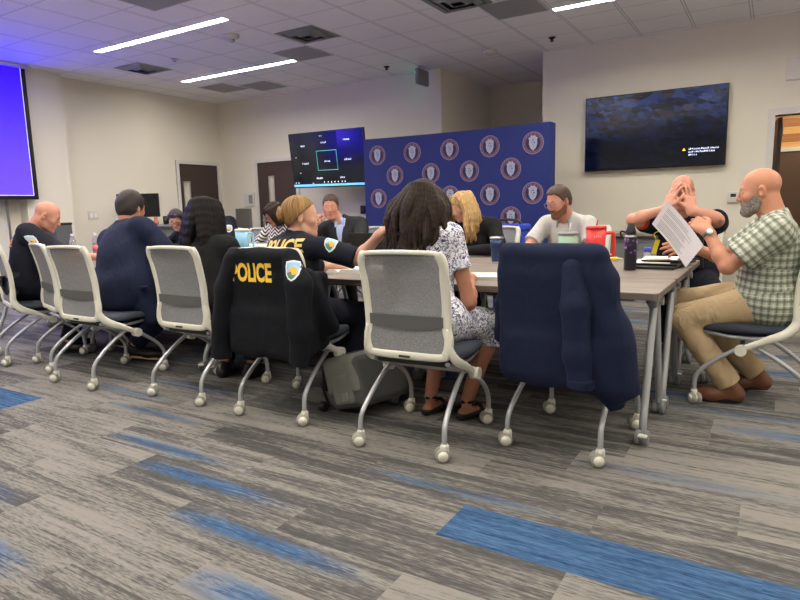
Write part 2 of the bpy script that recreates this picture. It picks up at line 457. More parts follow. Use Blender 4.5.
# ------------------------------------------------------------------ floor: carpet planks, 1 m by 0.25 m
def build_floor():
    # row start (y0) -> plank phase; listed planks carry blue: (x centre, y centre): (strength, band centre, band half width, solid)
    blue = {(-0.47,1.9):(1,.5,.5,1),(0.53,1.9):(1,.5,.5,1),(-1.45,1.4):(1,.66,.17,0),(-1.98,1.65):(1,.62,.16,0),(-2.47,1.9):(1,.3,.12,0),
            (-4.47,1.9):(1,.5,.5,1),(-2.9,1.15):(1,.55,.26,0),(-2.45,0.9):(1,.55,.26,0),(-1.05,1.15):(.9,.6,.25,0),(-2.95,2.15):(.75,.6,.10,0),
            (-1.0,2.15):(.95,.35,.07,0),(-0.3,2.65):(.35,.5,.2,0),(0.5,2.65):(.5,.5,.2,0),(0.6,3.4):(.6,.5,.25,0),(-0.2,3.65):(.4,.5,.2,0),
            (0.3,4.65):(.8,.5,.3,0),(0.9,5.15):(.8,.5,.35,0),(-5.2,3.15):(.5,.5,.3,0),(-3.6,2.4):(.6,.4,.15,0),(-3.4,2.65):(.5,.5,.2,0),(-4.2,3.15):(.5,.5,.2,0)}
    rg = random.Random(11); vs=[]; fs=[]; pl=[]; bl=[]; uvs=[]
    y = 0.03+0.25*-13; row = 0
    phases = {1.78:-0.97, 1.53:-0.5, 1.28:-0.95, 2.03:-0.5, 1.03:-0.55, 0.78:-0.95, 2.28:-1.5+.45, 2.53:-0.72}
    while y < YB+2.2:
        y0 = round(y,2); ph = phases.get(y0, rg.random()); x = XL-0.2-1+((ph-(XL-0.2)) % 1.0)
        while x < XR+0.2:
            best = None
            for (bx,by),p in blue.items():
                if abs(by-(y0+.125)) < .126 and x <= bx < x+1: best = p
            sd = rg.random(); lt = rg.random()
            if best is None and not (-4.6 < x+.5 < 0.8 and 0.5 < y0 < 3) and rg.random() < 0.10: best = (0.8, .3+.4*rg.random(), .15+.25*rg.random(), 1 if rg.random() < 0.2 else 0)
            x0 = max(x, XL-0.2); x1 = min(x+1, XR+0.2); b = len(vs)
            vs += [(x0,y0,0),(x1,y0,0),(x1,y0+.25,0),(x0,y0+.25,0)]; fs.append((b,b+1,b+2,b+3))
            s = best[0] if best else 0
            pl.append((lt, s, sd, 1)); bl.append((best[1],best[2],best[3],1) if best else (0,0,0,1))
            uvs += [(x0-x,0),(x1-x,0),(x1-x,1),(x0-x,1)]
            x += 1.0
        y += 0.25
    me = bpy.data.meshes.new('floor'); me.from_pydata(vs, [], fs)
    for nme, data in (('plank', pl), ('blue', bl)):
        at = me.color_attributes.new(nme, 'FLOAT_COLOR', 'CORNER')
        at.data.foreach_set('color', [c for d in data for _ in range(4) for c in d])
    uv = me.uv_layers.new(name='UVMap'); uv.data.foreach_set('uv', [c for u in uvs for c in u])
    me.materials.append(M['carpet']); o = bpy.data.objects.new('floor', me); COL.objects.link(o); o['kind'] = 'structure'
build_floor()
sub = MB().box(XL-.2, XR+.2, YN-.2, YB+2.3, -0.12, -0.002); struct('floor_slab', sub, M['base'])

# ------------------------------------------------------------------ shell
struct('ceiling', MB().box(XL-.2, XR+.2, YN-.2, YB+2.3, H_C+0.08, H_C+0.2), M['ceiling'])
def ceiling_with_slots():
    """tiled sheet with openings for the recessed lights"""
    xs = sorted(set([XL-.2, XR+.2]+[a for s in SLOTS for a in (s[0], s[1])])); ys = sorted(set([YN-.2, YB+2.3]+[a for s in SLOTS for a in (s[2], s[3])]))
    mb = MB()
    for i in range(len(xs)-1):
        for j in range(len(ys)-1):
            cx=(xs[i]+xs[i+1])/2; cy=(ys[j]+ys[j+1])/2
            if any(s[0]<cx<s[1] and s[2]<cy<s[3] for s in SLOTS): continue
            mb.add([(xs[i],ys[j],H_C),(xs[i],ys[j+1],H_C),(xs[i+1],ys[j+1],H_C),(xs[i+1],ys[j],H_C)], [(0,1,2,3)])
    o = mb.build('ceiling_tile_sheet', M['ceiling']); o['kind'] = 'structure'
LW = 0.05
LIGHTS = [(-7.56,-5.22,5.03),(-8.19,-5.86,6.9),(-2.18,0.2,6.88),(-3.3,-0.95,5.03),(1.0,3.0,5.03),
          (-8.2,-5.86,3.15),(-5.0,-2.65,3.15),(-1.2,1.2,3.15),(-7.5,-5.1,1.3),(-3.6,-1.2,1.3),(0.4,2.8,1.3),(-5.0,-2.6,-0.6),(-1.2,1.2,-0.6),(-8.2,-5.8,-0.6)]
SLOTS = [(x0,x1,y-LW,y+LW) for x0,x1,y in LIGHTS]
ceiling_with_slots()
desc = ['long lit linear ceiling light nearest the purple screen','long lit linear ceiling light above the brown door corner','lit linear ceiling light above the wall TV, cut by the photo top',
        'recessed linear ceiling light over the tables']
for i,(x0,x1,y) in enumerate(LIGHTS):
    t = thing('ceiling_light', desc[min(i,3)], 'ceiling light', ((x0+x1)/2, y, H_C), 0, 'recessed linear ceiling lights')
    if i >= 3: t['label'] = 'recessed linear ceiling light out of the photo above the room'
    L = (x1-x0)/2
    MB().box(-L+.004, L-.004, -LW+.004, LW-.004, 0.014, 0.020).build('diffuser', M['tube_light'], t)
    fr = MB()
    fr.box(-L,L,-LW,-LW+.004,-.003,.06).box(-L,L,LW-.004,LW,-.003,.06).box(-L,-L+.004,-LW,LW,-.003,.06).box(L-.004,L,-LW,LW,-.003,.06).box(-L,L,-LW,LW,.055,.06)
    fr.build('housing', M['tile_white'], t)

A0, A1, AY = -4.45, -2.86, 10.5
DX0, DX1, DZ = -0.06, 0.92, 2.12       # doorway in the back wall
struct('wall_left', MB().box(XL-.2, XL, YN-.2, YB+.2, 0, H_C+.08), M['wall'])
struct('wall_right', MB().box(XR, XR+.2, YN-.2, YB+.2, 0, H_C+.08), M['wall'])
struct('wall_front', MB().box(XL-.2, XR+.2, YN-.2, YN, 0, H_C+.08), M['wall'])
struct('wall_back', MB().box(XL-.2, A0, YB, YB+.15, 0, H_C+.08).box(A1, DX0, YB, YB+.15, 0, H_C+.08).box(DX1, XR+.2, YB, YB+.15, 0, H_C+.08).box(DX0, DX1, YB, YB+.15, DZ, H_C+.08), M['wall'])
struct('wall_alcove', MB().box(A0-.15, A0, YB+.15, AY+.15, 0, H_C+.08).box(A1, A1+.15, YB+.15, AY+.15, 0, H_C+.08).box(A0-.15, A1+.15, AY, AY+.15, 0, H_C+.08), M['wall'])
struct('wall_pillar', MB().box(XL, XL+.2, 4.75, 5.42, 0, H_C), M['wall'])
struct('baseboard_back', MB().box(XL, A0, YB-.012, YB, 0, .1).box(A1, DX0-.08, YB-.012, YB, 0, .1).box(DX1+.08, XR, YB-.012, YB, 0, .1), M['base'])
struct('baseboard_left', MB().box(XL, XL+.012, YN, 4.75, 0, .1).box(XL, XL+.012, 5.42, YB, 0, .1).box(XL+.2, XL+.212, 4.75, 5.42, 0, .1), M['base'])
# doorway at the right
fr = MB().box(DX0-.075,DX0,YB-.03,YB+.16,0,DZ+.075).box(DX1,DX1+.075,YB-.03,YB+.16,0,DZ+.075).box(DX0,DX1,YB-.03,YB+.16,DZ,DZ+.075)
struct('door_3', fr, M['white_paint'])
# open leaf, swung into the corridor
dr = thing('door_leaf', 'dark brown door swung open into the corridor on bright hinges, at right', 'door', (DX0+.03, YB+.16, 0), PI/2+0.07)
MB().box(0.0,.93,-.045,0,0.01,DZ-.01).build('panel', M['brown_door'], dr)
for z in (0.35,1.15,1.95): MB().box(-.012,.05,-.052,-.045,z-.055,z+.055).cyl((-.008,-.05,z-.058),(-.008,-.05,z+.058),.008,8).build('hinge', M['chrome'], dr)
# corridor beyond
def wood_mat():
    m = mat('wood_planks', (196,140,84), 0.5); n = N(m); P = n.sep(n.obj())
    row = n.math('FLOOR', n.math('MULTIPLY', P[2], 1/0.11))
    s = n.noise(n.comb(n.math('MULTIPLY_ADD', P[0], 1.3, n.math('MULTIPLY', row, 7.7)), n.math('MULTIPLY', P[2], 30), row), 1.0, 4, .6)
    w = n.new('ShaderNodeTexWhiteNoise', noise_dimensions='1D'); n.link(row, w.inputs['W'])
    f = n.math('ADD', n.math('MULTIPLY', s, .7), n.math('MULTIPLY', w.outputs[0], .5))
    c = n.mix(n.ramp(f, .3, .9), lin((158,104,60)), lin((218,168,108)))
    j = n.math('LESS_THAN', n.math('FRACT', n.math('MULTIPLY', P[2], 1/0.11)), 0.04); c = n.mix(j, c, lin((60,36,22)))
    n.link(c, n.b.inputs['Base Color']); return m
M['wood'] = wood_mat()
struct('wall_corridor', MB().box(-1.2, 3.4, 10.9, 11.0, 0, 3.0), M['wood'])
pn = MB().box(-.9, 3.2, 10.82, 10.9, 0, 1.84, 0).box(-.9, 3.2, 10.80, 10.9, 1.84, 1.90, 1)
o = pn.build('trim_1', [mat('brown_panel', (92,70,58), .5), M['white_paint']]); o['kind'] = 'structure'
struct('wall_corridor_side', MB().box(-1.3,-1.2,YB+.15,11,0,3.0).box(3.4,3.5,YB+.15,11,0,3.0), M['wall'])
struct('ceiling_corridor', MB().box(-1.3,3.5,YB+.15,11,3.0,3.08), M['tile_white'])
t = thing('ceiling_light', 'unseen round light added to brighten the corridor beyond the open door', 'ceiling light', (0.6,9.8,3.0))
MB().lathe([(0.0,-.03),(.25,-.03),(.26,0)], n=24).build('diffuser', mat('corridor_fill_glow',(255,240,215),.6,emit=60), t)  # added light, out of view, brightens the wood and brown panel

# brown doors in the left and back walls
def closed_door(name, lbl, w, loc, rz, lite, handle):
    """front faces -y in its own frame"""
    t = thing(name, lbl, 'door', loc, rz); h = 2.06
    a = MB().box(-w/2-.06,-w/2,-.035,.0,0,h+.06).box(w/2,w/2+.06,-.035,.0,0,h+.06).box(-w/2,w/2,-.035,.0,h,h+.06); a.build('door_frame', M['white_paint'], t)
    MB().box(-w/2,w/2,-.014,-.001,0.01,h).build('panel', M['brown_door'], t)
    x0,x1,z0,z1 = lite
    f = MB().box(x0-.03,x0,-.022,-.014,z0-.03,z1+.03).box(x1,x1+.03,-.022,-.014,z0-.03,z1+.03).box(x0,x1,-.022,-.014,z0-.03,z0).box(x0,x1,-.022,-.014,z1,z1+.03)
    f.build('window_bead', M['chrome'], t)
    MB().box(x0,x1,-.016,-.0142,z0,z1).build('glass_lite', mat('door_glass',(196,190,172),.12,emit=.12), t)
    hx = handle
    hd = MB().lathe([(.03,0),(.03,.01),(.012,.012),(.012,.05)], (hx,-.014,1.0), ax=[(1,0,0),(0,0,1),(0,-1,0)]).tube([(hx,-.06,1.0),(hx+(.11 if hx<0 else -.11),-.06,1.0)], .01)
    hd.box(hx-.03,hx+.03,-.02,-.014,.9,1.12); hd.build('handle', M['chrome'], t)
    return t
closed_door('door_1', 'dark brown door with a small window in the left wall near the corner', 0.9, (XL+.001,8.02,0), PI/2, (-.36,-.24,.8,1.72), .38)['kind'] = 'structure'
closed_door('door_2', 'dark brown door with a tall slim window, left of the tilted TV', 0.93, (-7.86,YB-.001,0), 0, (-.17,-.09,.85,1.78), -.36)['kind'] = 'structure'

# ------------------------------------------------------------------ ceiling fittings
def vent(x, y, lbl, s=.29):
    t = thing('ceiling_vent', lbl, 'vent', (x,y,H_C), 0, 'square ceiling air vents')
    f = MB()
    for a in (1, .72, .44):
        R0, R1 = s*a, s*(a-.2)
        vs=[]; 
        for rr,z in ((R0,-.004),(R1,-.035 if a<1 else -.012),(R1-.006,-.03 if a<1 else -.008),(R0-.006,-.002)):
            vs += [(-rr,-rr,z),(rr,-rr,z),(rr,rr,z),(-rr,rr,z)]
        fs=[(4*i+k,4*i+(k+1)%4,4*((i+1)%4)+(k+1)%4,4*((i+1)%4)+k) for i in range(4) for k in range(4)]
        f.add(vs, fs)
    f.build('louvre', M['grey_plastic'], t)
    MB().box(-s*.97,s*.97,-s*.97,s*.97,-.003,-.001).build('throat', M['dark_plastic'], t)
vent(-7.9,5.95,'square ceiling vent beside the light nearest the purple screen')
vent(-4.9,6.03,'square ceiling vent in the middle of the photo, above the grey return panel')
vent(-2.9,6.0,'square ceiling vent cut by the top edge above the alcove')
def perf_mat():
    m = mat('perforated_panel', (138,140,142), .6); n = N(m)
    v = n.new('ShaderNodeTexVoronoi'); v.inputs['Scale'].default_value = 60; v.inputs['Randomness'].default_value = 0; n.link(n.obj(), v.inputs['Vector'])
    c = n.mix(n.math('LESS_THAN', v.outputs['Distance'], .33), lin((150,150,152)), lin((70,70,74))); n.link(c, n.b.inputs['Base Color']); return m
M['perf'] = perf_mat()
for x,y,l in ((-5.53,6.67,'grey perforated ceiling panel beside the far end of the second light'),(-8.05,7.62,'grey perforated ceiling panel nearest the left wall door'),
              (-7.42,7.9,'grey perforated ceiling panel in the far ceiling corner'),(-2.5,6.55,'grey perforated ceiling panel beside the light over the wall TV'),(-5.3,4.12,'grey perforated ceiling panel cut by the photo top, nearest the purple screen')):
    t = thing('ceiling_panel', l, 'ceiling panel', (x,y,H_C), 0, 'grey perforated ceiling panels')
    MB().box(-.285,.285,-.285,.285,-.006,-.001).build('grille', M['perf'], t)
    MB().box(-.3,.3,-.3,-.285,-.008,-.001).box(-.3,.3,.285,.3,-.008,-.001).box(-.3,-.285,-.285,.285,-.008,-.001).box(.285,.3,-.285,.285,-.008,-.001).build('frame', M['tile_white'], t)
for x,y,l,b in ((-5.64,5.5,'white domed detector on the ceiling between the two left lights',1),(-3.44,8.1,'white round detector on the ceiling in front of the alcove',0)):
    t = thing('smoke_detector', l, 'detector', (x,y,H_C))
    MB().lathe([(.10,-.001),(.10,-.02),(.085,-.035),(.055,-.05),(0,-.052)]).build('cover', M['white_paint'], t)
    if b: MB().lathe([(.04,-.045),(.045,-.07),(.02,-.085),(0,-.087)], n=16).build('sensor', M['chrome'], t)
for x,y,l in ((-5.04,8.0,'small black ceiling sprinkler left of the hanging sign'),(-2.53,7.95,'small black ceiling sprinkler over the wall TV end')):
    t = thing('sprinkler', l, 'sprinkler', (x,y,H_C), 0, 'black ceiling sprinklers')
    MB().lathe([(.045,-.001),(.045,-.008),(.022,-.014),(.022,-.028),(0,-.029)], n=16).build('escutcheon', M['dark_plastic'], t)
    MB().lathe([(.010,-.028),(.010,-.038),(.028,-.042),(.022,-.049),(0,-.05)], n=12).build('deflector', M['black'], t)
t = thing('sprinkler', 'tiny white ceiling sprinkler between the two left lights', 'sprinkler', (-7.09,5.85,H_C))
MB().lathe([(.045,-.001),(.04,-.01),(.015,-.014),(.015,-.03),(.03,-.034),(0,-.036)], n=16).build('escutcheon', M['white_paint'], t)
# exit sign seen edge-on, lettered on its two broad faces
t = thing('exit_sign', 'grey box sign hanging from the ceiling above the alcove corner', 'sign', (-4.62,8.32,H_C))
MB().rbox(-.025,.025,-.165,.165,-.27,-.05,.008).build('housing', M['grey_plastic'], t)
MB().rbox(-.04,.04,-.06,.06,-.052,-.001,.008).build('mount', M['tile_white'], t)
vs,fs = text_mesh('EXIT', .16, .004)
MB().add([(-.0265,-x,z-.16) for x,z in vs], [f for f in fs]).build('letters', mat('lit_exit_green',(70,235,150),.5,emit=2.5), t)

# ------------------------------------------------------------------ screens
def plane_thing(c, yaw, pit, roll):
    R_ = Matrix.Rotation(yaw,3,'Z') @ Matrix.Rotation(pit,3,'X') @ Matrix.Rotation(roll,3,'Y')
    return R_.to_euler()
def words(mb, x, z, n, h, y, rg, mi=0):
    """a line of tiny blurred glyph strokes"""
    w = h*.55; cx = x
    for k in range(n):
        if rg.random() < .15: cx += w*.6; continue
        q = rg.random()
        if q < .5: mb.box(cx, cx+w*.3, y-.001, y, z, z+h*(1 if q<.2 else .75), mi)
        mb.box(cx+w*.2, cx+w*.75, y-.001, y, z+h*.0, z+h*.2, mi) if q > .3 else mb.box(cx, cx+w*.7, y-.001, y, z+h*.5, z+h*.7, mi)
        if q > .4: mb.box(cx+w*.5, cx+w*.75, y-.001, y, z, z+h*.75, mi)
        cx += w
    return cx-x
def tv1_mat():
    m = mat('dark_blue_blocks_picture', (10,16,34), .12); n = N(m); P = n.sep(n.obj())
    x = n.math('ADD', P[0], n.math('MULTIPLY', P[2], .5))
    v = n.new('ShaderNodeTexVoronoi'); v.inputs['Scale'].default_value = 1; v.inputs['Randomness'].default_value = .9
    v.distance='MANHATTAN'; n.link(n.comb(n.math('MULTIPLY', x, 9), 0.0, n.math('MULTIPLY', P[2], 19)), v.inputs['Vector'])
    h = n.sep(v.outputs['Color'])
    up = n.ramp(P[2], -.25, .47)
    f = n.math('MULTIPLY', n.math('POWER', h[0], 1.6), n.math('MULTIPLY_ADD', up, .9, .1))
    c = n.mix(f, lin((4,7,18)), lin((44,78,150))); c = n.mix(n.math('MULTIPLY', n.ramp(h[1], .8, .95), n.math('MULTIPLY', up, .25)), c, lin((120,90,96)))
    n.link(c, n.b.inputs['Emission Color']); n.b.inputs['Emission Strength'].default_value = .55; n.b.inputs['Base Color'].default_value = lin((4,5,8)); return m
t = thing('television', 'large black wall TV showing dark blue blocks, right of the alcove', 'television', (-1.395,YB-.06,2.06))
W2,H2 = .845,.478
MB().rbox(-W2,W2,-.03,.03,-H2,H2,.006).build('casing', M['black'], t)
MB().box(-W2+.012,W2-.012,-.0325,-.0305,-H2+.02,H2-.012).build('screen', tv1_mat(), t)
MB().box(-.3,.3,.03,.058,-.2,.2).build('wall_mount', M['dark_plastic'], t)
rg = random.Random(3); w = MB(); words(w,.43,-.275,29,.022,-.033,rg); words(w,.43,-.31,26,.022,-.033,rg); words(w,.43,-.345,10,.022,-.033,rg); w.build('lettering', M['white_text'], t)
MB().add([(.36,-.033,-.285),(.40,-.033,-.285),(.38,-.033,-.25)], [(0,1,2)]).build('warning_icon', M['warn'], t)

t = thing('television', 'wall TV tilted forward showing a grid of white names', 'television', (-6.112,7.866,1.956))
t.rotation_euler = plane_thing(None, math.radians(-3.3), math.radians(7.0), math.radians(0.9))
W2,H2 = .775,.436
MB().rbox(-W2,W2,-.02,.03,-H2,H2,.006).build('casing', M['black'], t)
def tv2_mat():
    m = mat('video_call_picture', (14,20,32), .15); n = N(m); P = n.sep(n.obj())
    c = n.mix(n.math('LESS_THAN', n.math('ABSOLUTE', n.math('SUBTRACT', n.math('ABSOLUTE', P[0]), 0.0)), .0), lin((12,18,30)), lin((12,18,30)))
    pur = n.math('MULTIPLY', n.math('GREATER_THAN', P[0], .25), n.math('MULTIPLY', n.ramp(P[2], .12, .34), n.ramp(P[0], .75, .3)))
    c = n.mix(pur, c, lin((70,50,190)))
    c = n.mix(n.math('MULTIPLY', n.ramp(P[2], -.05, .42), .25), c, lin((40,50,110)))
    n.link(c, n.b.inputs['Emission Color']); n.b.inputs['Emission Strength'].default_value = .7; n.b.inputs['Base Color'].default_value = lin((4,5,8)); return m
MB().box(-W2+.01,W2-.01,-.0225,-.0205,-H2+.015,H2-.01).build('screen', tv2_mat(), t)
MB().box(-W2+.012,W2-.012,-.0235,-.0226,-H2+.02,-H2+.055).build('taskbar', mat('lit_sky_blue_bar',(110,190,235),.5,emit=.9), t)
rg = random.Random(5)
for x,z,nn,h in ((-.52,.22,7,.028),(-.08,.25,9,.028),(.38,.27,8,.028),(-.52,-.06,10,.028),(-.05,-.04,9,.028),(.36,-.03,11,.028),(-.25,-.3,10,.028),(.24,-.3,7,.028),(-.1,.36,9,.012),(-.66,.05,4,.012),(-.6,-.2,5,.012),(-.35,-.37,5,.012),(.05,-.37,3,.012)):
    w = MB(); words(w,x,z,nn,h,-.0235,rg); w.build('caption', M['white_text'], t)
for x in (-.72,-.66,-.1,-.02,.05,.12,.19,.27,.33): MB().box(x,x+.014,-.0235,-.0225,-H2+.075,-H2+.093).build('toolbar_icon', M['white_text'], t)
b = MB(); x0,x1,z0,z1 = -.2,.22,-.17,.14
b.box(x0,x1,-.0235,-.0226,z0,z0+.008).box(x0,x1,-.0235,-.0226,z1-.008,z1).box(x0,x0+.008,-.0235,-.0226,z0,z1).box(x1-.008,x1,-.0235,-.0226,z0,z1)
b.build('highlight_frame', M['teal_text'], t)
MB().box(-.2,.2,.03,.07,-.15,.15).build('back_box', M['dark_plastic'], t)
mt = thing('television_mount', 'black wall arm holding the tilted TV', 'mount', (-6.1,YB,1.95))
MB().box(-.15,.15,-.03,-.001,-.2,.2).tube([(0,-.03,0),(.1,-.3,0),(0,-.64,.0)],.025).build('arm', M['dark_plastic'], mt)

# projection screen on the left
def purple_mat():
    m = mat('projected_purple', (80,50,255), .9); n = N(m); P = n.sep(n.obj())
    c = n.mix(n.ramp(P[2], -1.0, .75), (.035,.014,1,1), (.008,.0,1,1)); n.link(c, n.b.inputs['Emission Color'])
    n.b.inputs['Emission Strength'].default_value = 4.6; n.b.inputs['Base Color'].default_value = lin((60,50,90)); return m
SY0, SY1, SX = 1.9, 4.86, XL+.32
t = thing('projection_screen', 'large projection screen glowing purple at the left edge', 'projection screen', (SX,(SY0+SY1)/2,2.33))
hw = (SY1-SY0)/2
MB().add([(0,-hw+.06,-.86),(0,hw-.06,-.86),(0,hw-.06,.86),(0,-hw+.06,.86)],[(0,1,2,3)]).build('picture', purple_mat(), t); MB().box(-.01,-.003,-hw,hw,-.92,.87).build('glow_block', M['black'], t)  # black panel added behind the glowing picture to keep its light off the wall
MB().box(.0005,.0015,hw-.068,hw-.06,-.86,.86).box(.0005,.0015,-hw+.06,hw-.06,-.868,-.86).build('edge_line', mat('lit_pale_line',(225,215,255),.6,emit=.9), t)
MB().box(-.01,0,-hw,-hw+.06,-.92,.87).box(-.01,0,hw-.06,hw,-.92,.87).box(-.01,0,-hw+.06,hw-.06,-.92,-.86).build('black_border', M['black'], t)
MB().rbox(-.09,.07,-hw-.1,hw+.02,.86,.905,.01).build('case', M['white_paint'], t)
t = thing('whiteboard', 'white board on the wall beneath the purple screen', 'whiteboard', (XL+.02,3.4,1.15))
MB().box(-.015,.0,-1.15,1.15,-.6,.5).build('panel', M['white_paint'], t); MB().box(-.015,.012,-1.18,-1.15,-.63,.53).box(-.015,.012,1.15,1.18,-.63,.53).box(-.015,.03,-1.15,1.15,-.63,-.6).build('frame', M['chrome'], t)

# ------------------------------------------------------------------ wall plates and boxes
def plate(name, lbl, cat, c, w, h, face, m=None, d=.015, parts=()):
    t = thing(name, lbl, cat, c, {'y':0,'x':PI/2}[face])
    MB().rbox(-w/2,w/2,-d,-.0005,-h/2,h/2,min(.004,d*.4)).build('plate', m or M['white_paint'], t)
    for nm,x0,x1,z0,z1,mm in parts: MB().box(x0,x1,-d-.004,-d,z0,z1).build(nm, mm, t)
plate('wall_switch','white double wall switch left of the suited man, on the left wall','wall switch',(XL,5.85,1.17),.17,.13,'x',parts=[('rocker',-.055,-.015,-.035,.035,M['hub_white']),('rocker',.015,.055,-.035,.035,M['hub_white'])])
plate('thermostat','white thermostat with dark display on the wall behind the plaid-shirted man','thermostat',(-.45,YB,1.19),.12,.13,'y',d=.03,parts=[('display',-.03,.03,.0,.04,M['dark_plastic'])])
plate('wall_sign','white sign cut by the right edge above the doorway','sign',(.17,YB,2.62),.3,.24,'y',d=.04)
plate('thermostat','white and grey control plate left of the back wall door','wall plate',(-8.58,YB,1.4),.26,.26,'y',d=.03,parts=[('display',0,.09,-.08,.08,M['grey_plastic'])])
plate('extinguisher_cabinet','stainless steel cabinet panel low on the wall left of the back door','cabinet',(-8.76,YB,.98),.42,.5,'y',M['steel_panel'],d=.02,parts=[('door',-.18,.18,-.22,.22,M['steel_panel'])])
plate('wall_phone','small black box on the white wall beside the blue backdrop','wall box',(-5.95,YB,1.15),.09,.14,'y',M['dark_plastic'],d=.04,parts=[('face',-.03,.03,-.02,.05,M['black'])])
t = thing('outlet_cover','white outlet plate on the wall right of the suited man','wall outlet',(-6.6,YB,1.18)); MB().rbox(-.05,.05,-.012,-.0005,-.07,.07,.004).build('plate', M['white_paint'], t); MB().box(-.02,.02,-.016,-.012,-.045,-.01).box(-.02,.02,-.016,-.012,.01,.045).build('socket', M['hub_white'], t)

# ------------------------------------------------------------------ blue backdrop with round emblems
def backdrop():
    Y = 7.4; x0,x1 = -5.02,-2.33; zt = 2.115
    t = thing('backdrop', 'dark blue fabric backdrop printed with rows of round badge emblems', 'backdrop', ((x0+x1)/2,Y,0))
    hw = (x1-x0)/2; m = mat('navy_blue_fabric',(27,41,108),.8,bump=.05,bscale=300)
    f = MB(); n=40
    vs=[];fs=[]
    prof = lambda a: (hw*a, .0)
    for side in (0,1):
        for i in range(n+1):
            a = -1+2*i/n; 
            for z in (0.04, zt):
                vs.append((hw*a, -.10 if side==0 else .10, z-.012*math.cos(a*PI/2)*(z>1)+.012*(z>1)))
    for i in range(n):
        fs.append((2*i,2*i+2,2*i+3,2*i+1)); o=2*(n+1); fs.append((o+2*i+1,o+2*i+3,o+2*i+2,o+2*i)); fs.append((2*i+1,2*i+3,o+2*i+3,o+2*i+1)); fs.append((2*i,o+2*i,o+2*i+2,2*i+2))
    fs.append((0,1,2*(n+1)+1,2*(n+1))); fs.append((2*n,2*(n+1)+2*n,2*(n+1)+2*n+1,2*n+1))
    f.add(vs,fs,0,False); f.build('fabric', m, t)
    fr = MB()
    for x in (-hw+.05,hw-.05): fr.tube([(x,0,0.02),(x,0,zt-.05)],.015).box(x-.02,x+.02,-.22,.22,0.001,.02)
    fr.tube([(-hw+.05,0,zt-.05),(hw-.05,0,zt-.05)],.015); fr.build('frame', M['silver'], t)
    mr = mat('emblem_ring',(112,72,96),.8); md = mat('emblem_navy',(34,34,74),.8); mw = mat('emblem_white',(168,172,190),.8); mg = mat('emblem_grey',(110,114,140),.8)
    rows = EMB
    for (ex,ez) in rows:
        e = MB(); x = ex-(x0+x1)/2; z = ez; R = .132; y = -.1015
        def disc(r0, r1, mi, yy, nn=28):
            vs=[];fs=[]
            for k in range(nn):
                a=2*PI*k/nn; vs += [(x+r0*math.cos(a),yy,z+r0*math.sin(a)),(x+r1*math.cos(a),yy,z+r1*math.sin(a))]
            for k in range(nn): j=(k+1)%nn; fs.append((2*k,2*k+1,2*j+1,2*j))
            e.add(vs,fs,mi)
        disc(0.0,R,1,y); disc(R*.70,R*.99,0,y-.001); disc(R*.97,R,2,y-.0015)
        for k in range(22):
            a=2*PI*k/22+.1
            if k in (5,16): continue
            c=V(x+R*.84*math.cos(a),0,z+R*.84*math.sin(a)); tn=V(-math.sin(a),0,math.cos(a)); rd=V(math.cos(a),0,math.sin(a)); w=.006+.004*((k*7)%3)/2
            e.add([c-tn*w*.5-rd*.009+V(0,y-.0015,0),c+tn*w*.5-rd*.009+V(0,y-.0015,0),c+tn*w*.5+rd*.009+V(0,y-.0015,0),c-tn*w*.5+rd*.009+V(0,y-.0015,0)],[(3,2,1,0)],3)
        q_=1.18; sh=[(0,-.078),(.03,-.05),(.044,-.01),(.042,.03),(.05,.05),(.03,.062),(.018,.078),(0,.07),(-.018,.078),(-.03,.062),(-.05,.05),(-.042,.03),(-.044,-.01),(-.03,-.05)]
        e.add([(x+a*q_,y-.002,z+b*q_) for a,b in sh],[list(range(len(sh)))],2)
        for a,b,w,h,mi in ((0,.032,.03,.008,1),(-.014,.008,.012,.014,3),(.016,.004,.014,.016,1),(0,-.018,.022,.008,3),(0,.052,.018,.006,3),(.004,-.04,.012,.01,3)):
            e.add([(x+a-w/2,y-.0028,z+b-h/2),(x+a+w/2,y-.0028,z+b-h/2),(x+a+w/2,y-.0028,z+b+h/2),(x+a-w/2,y-.0028,z+b+h/2)],[(0,1,2,3)],mi)
        e.build('emblem', [mr,md,mw,mg], t)
EMB = [(-4.79+.5625*k, z) for z in (1.895,1.30,.70) for k in range(5)]+[(-4.51+.5625*k, z) for z in (1.605,1.01,.41) for k in range(4)]
backdrop()
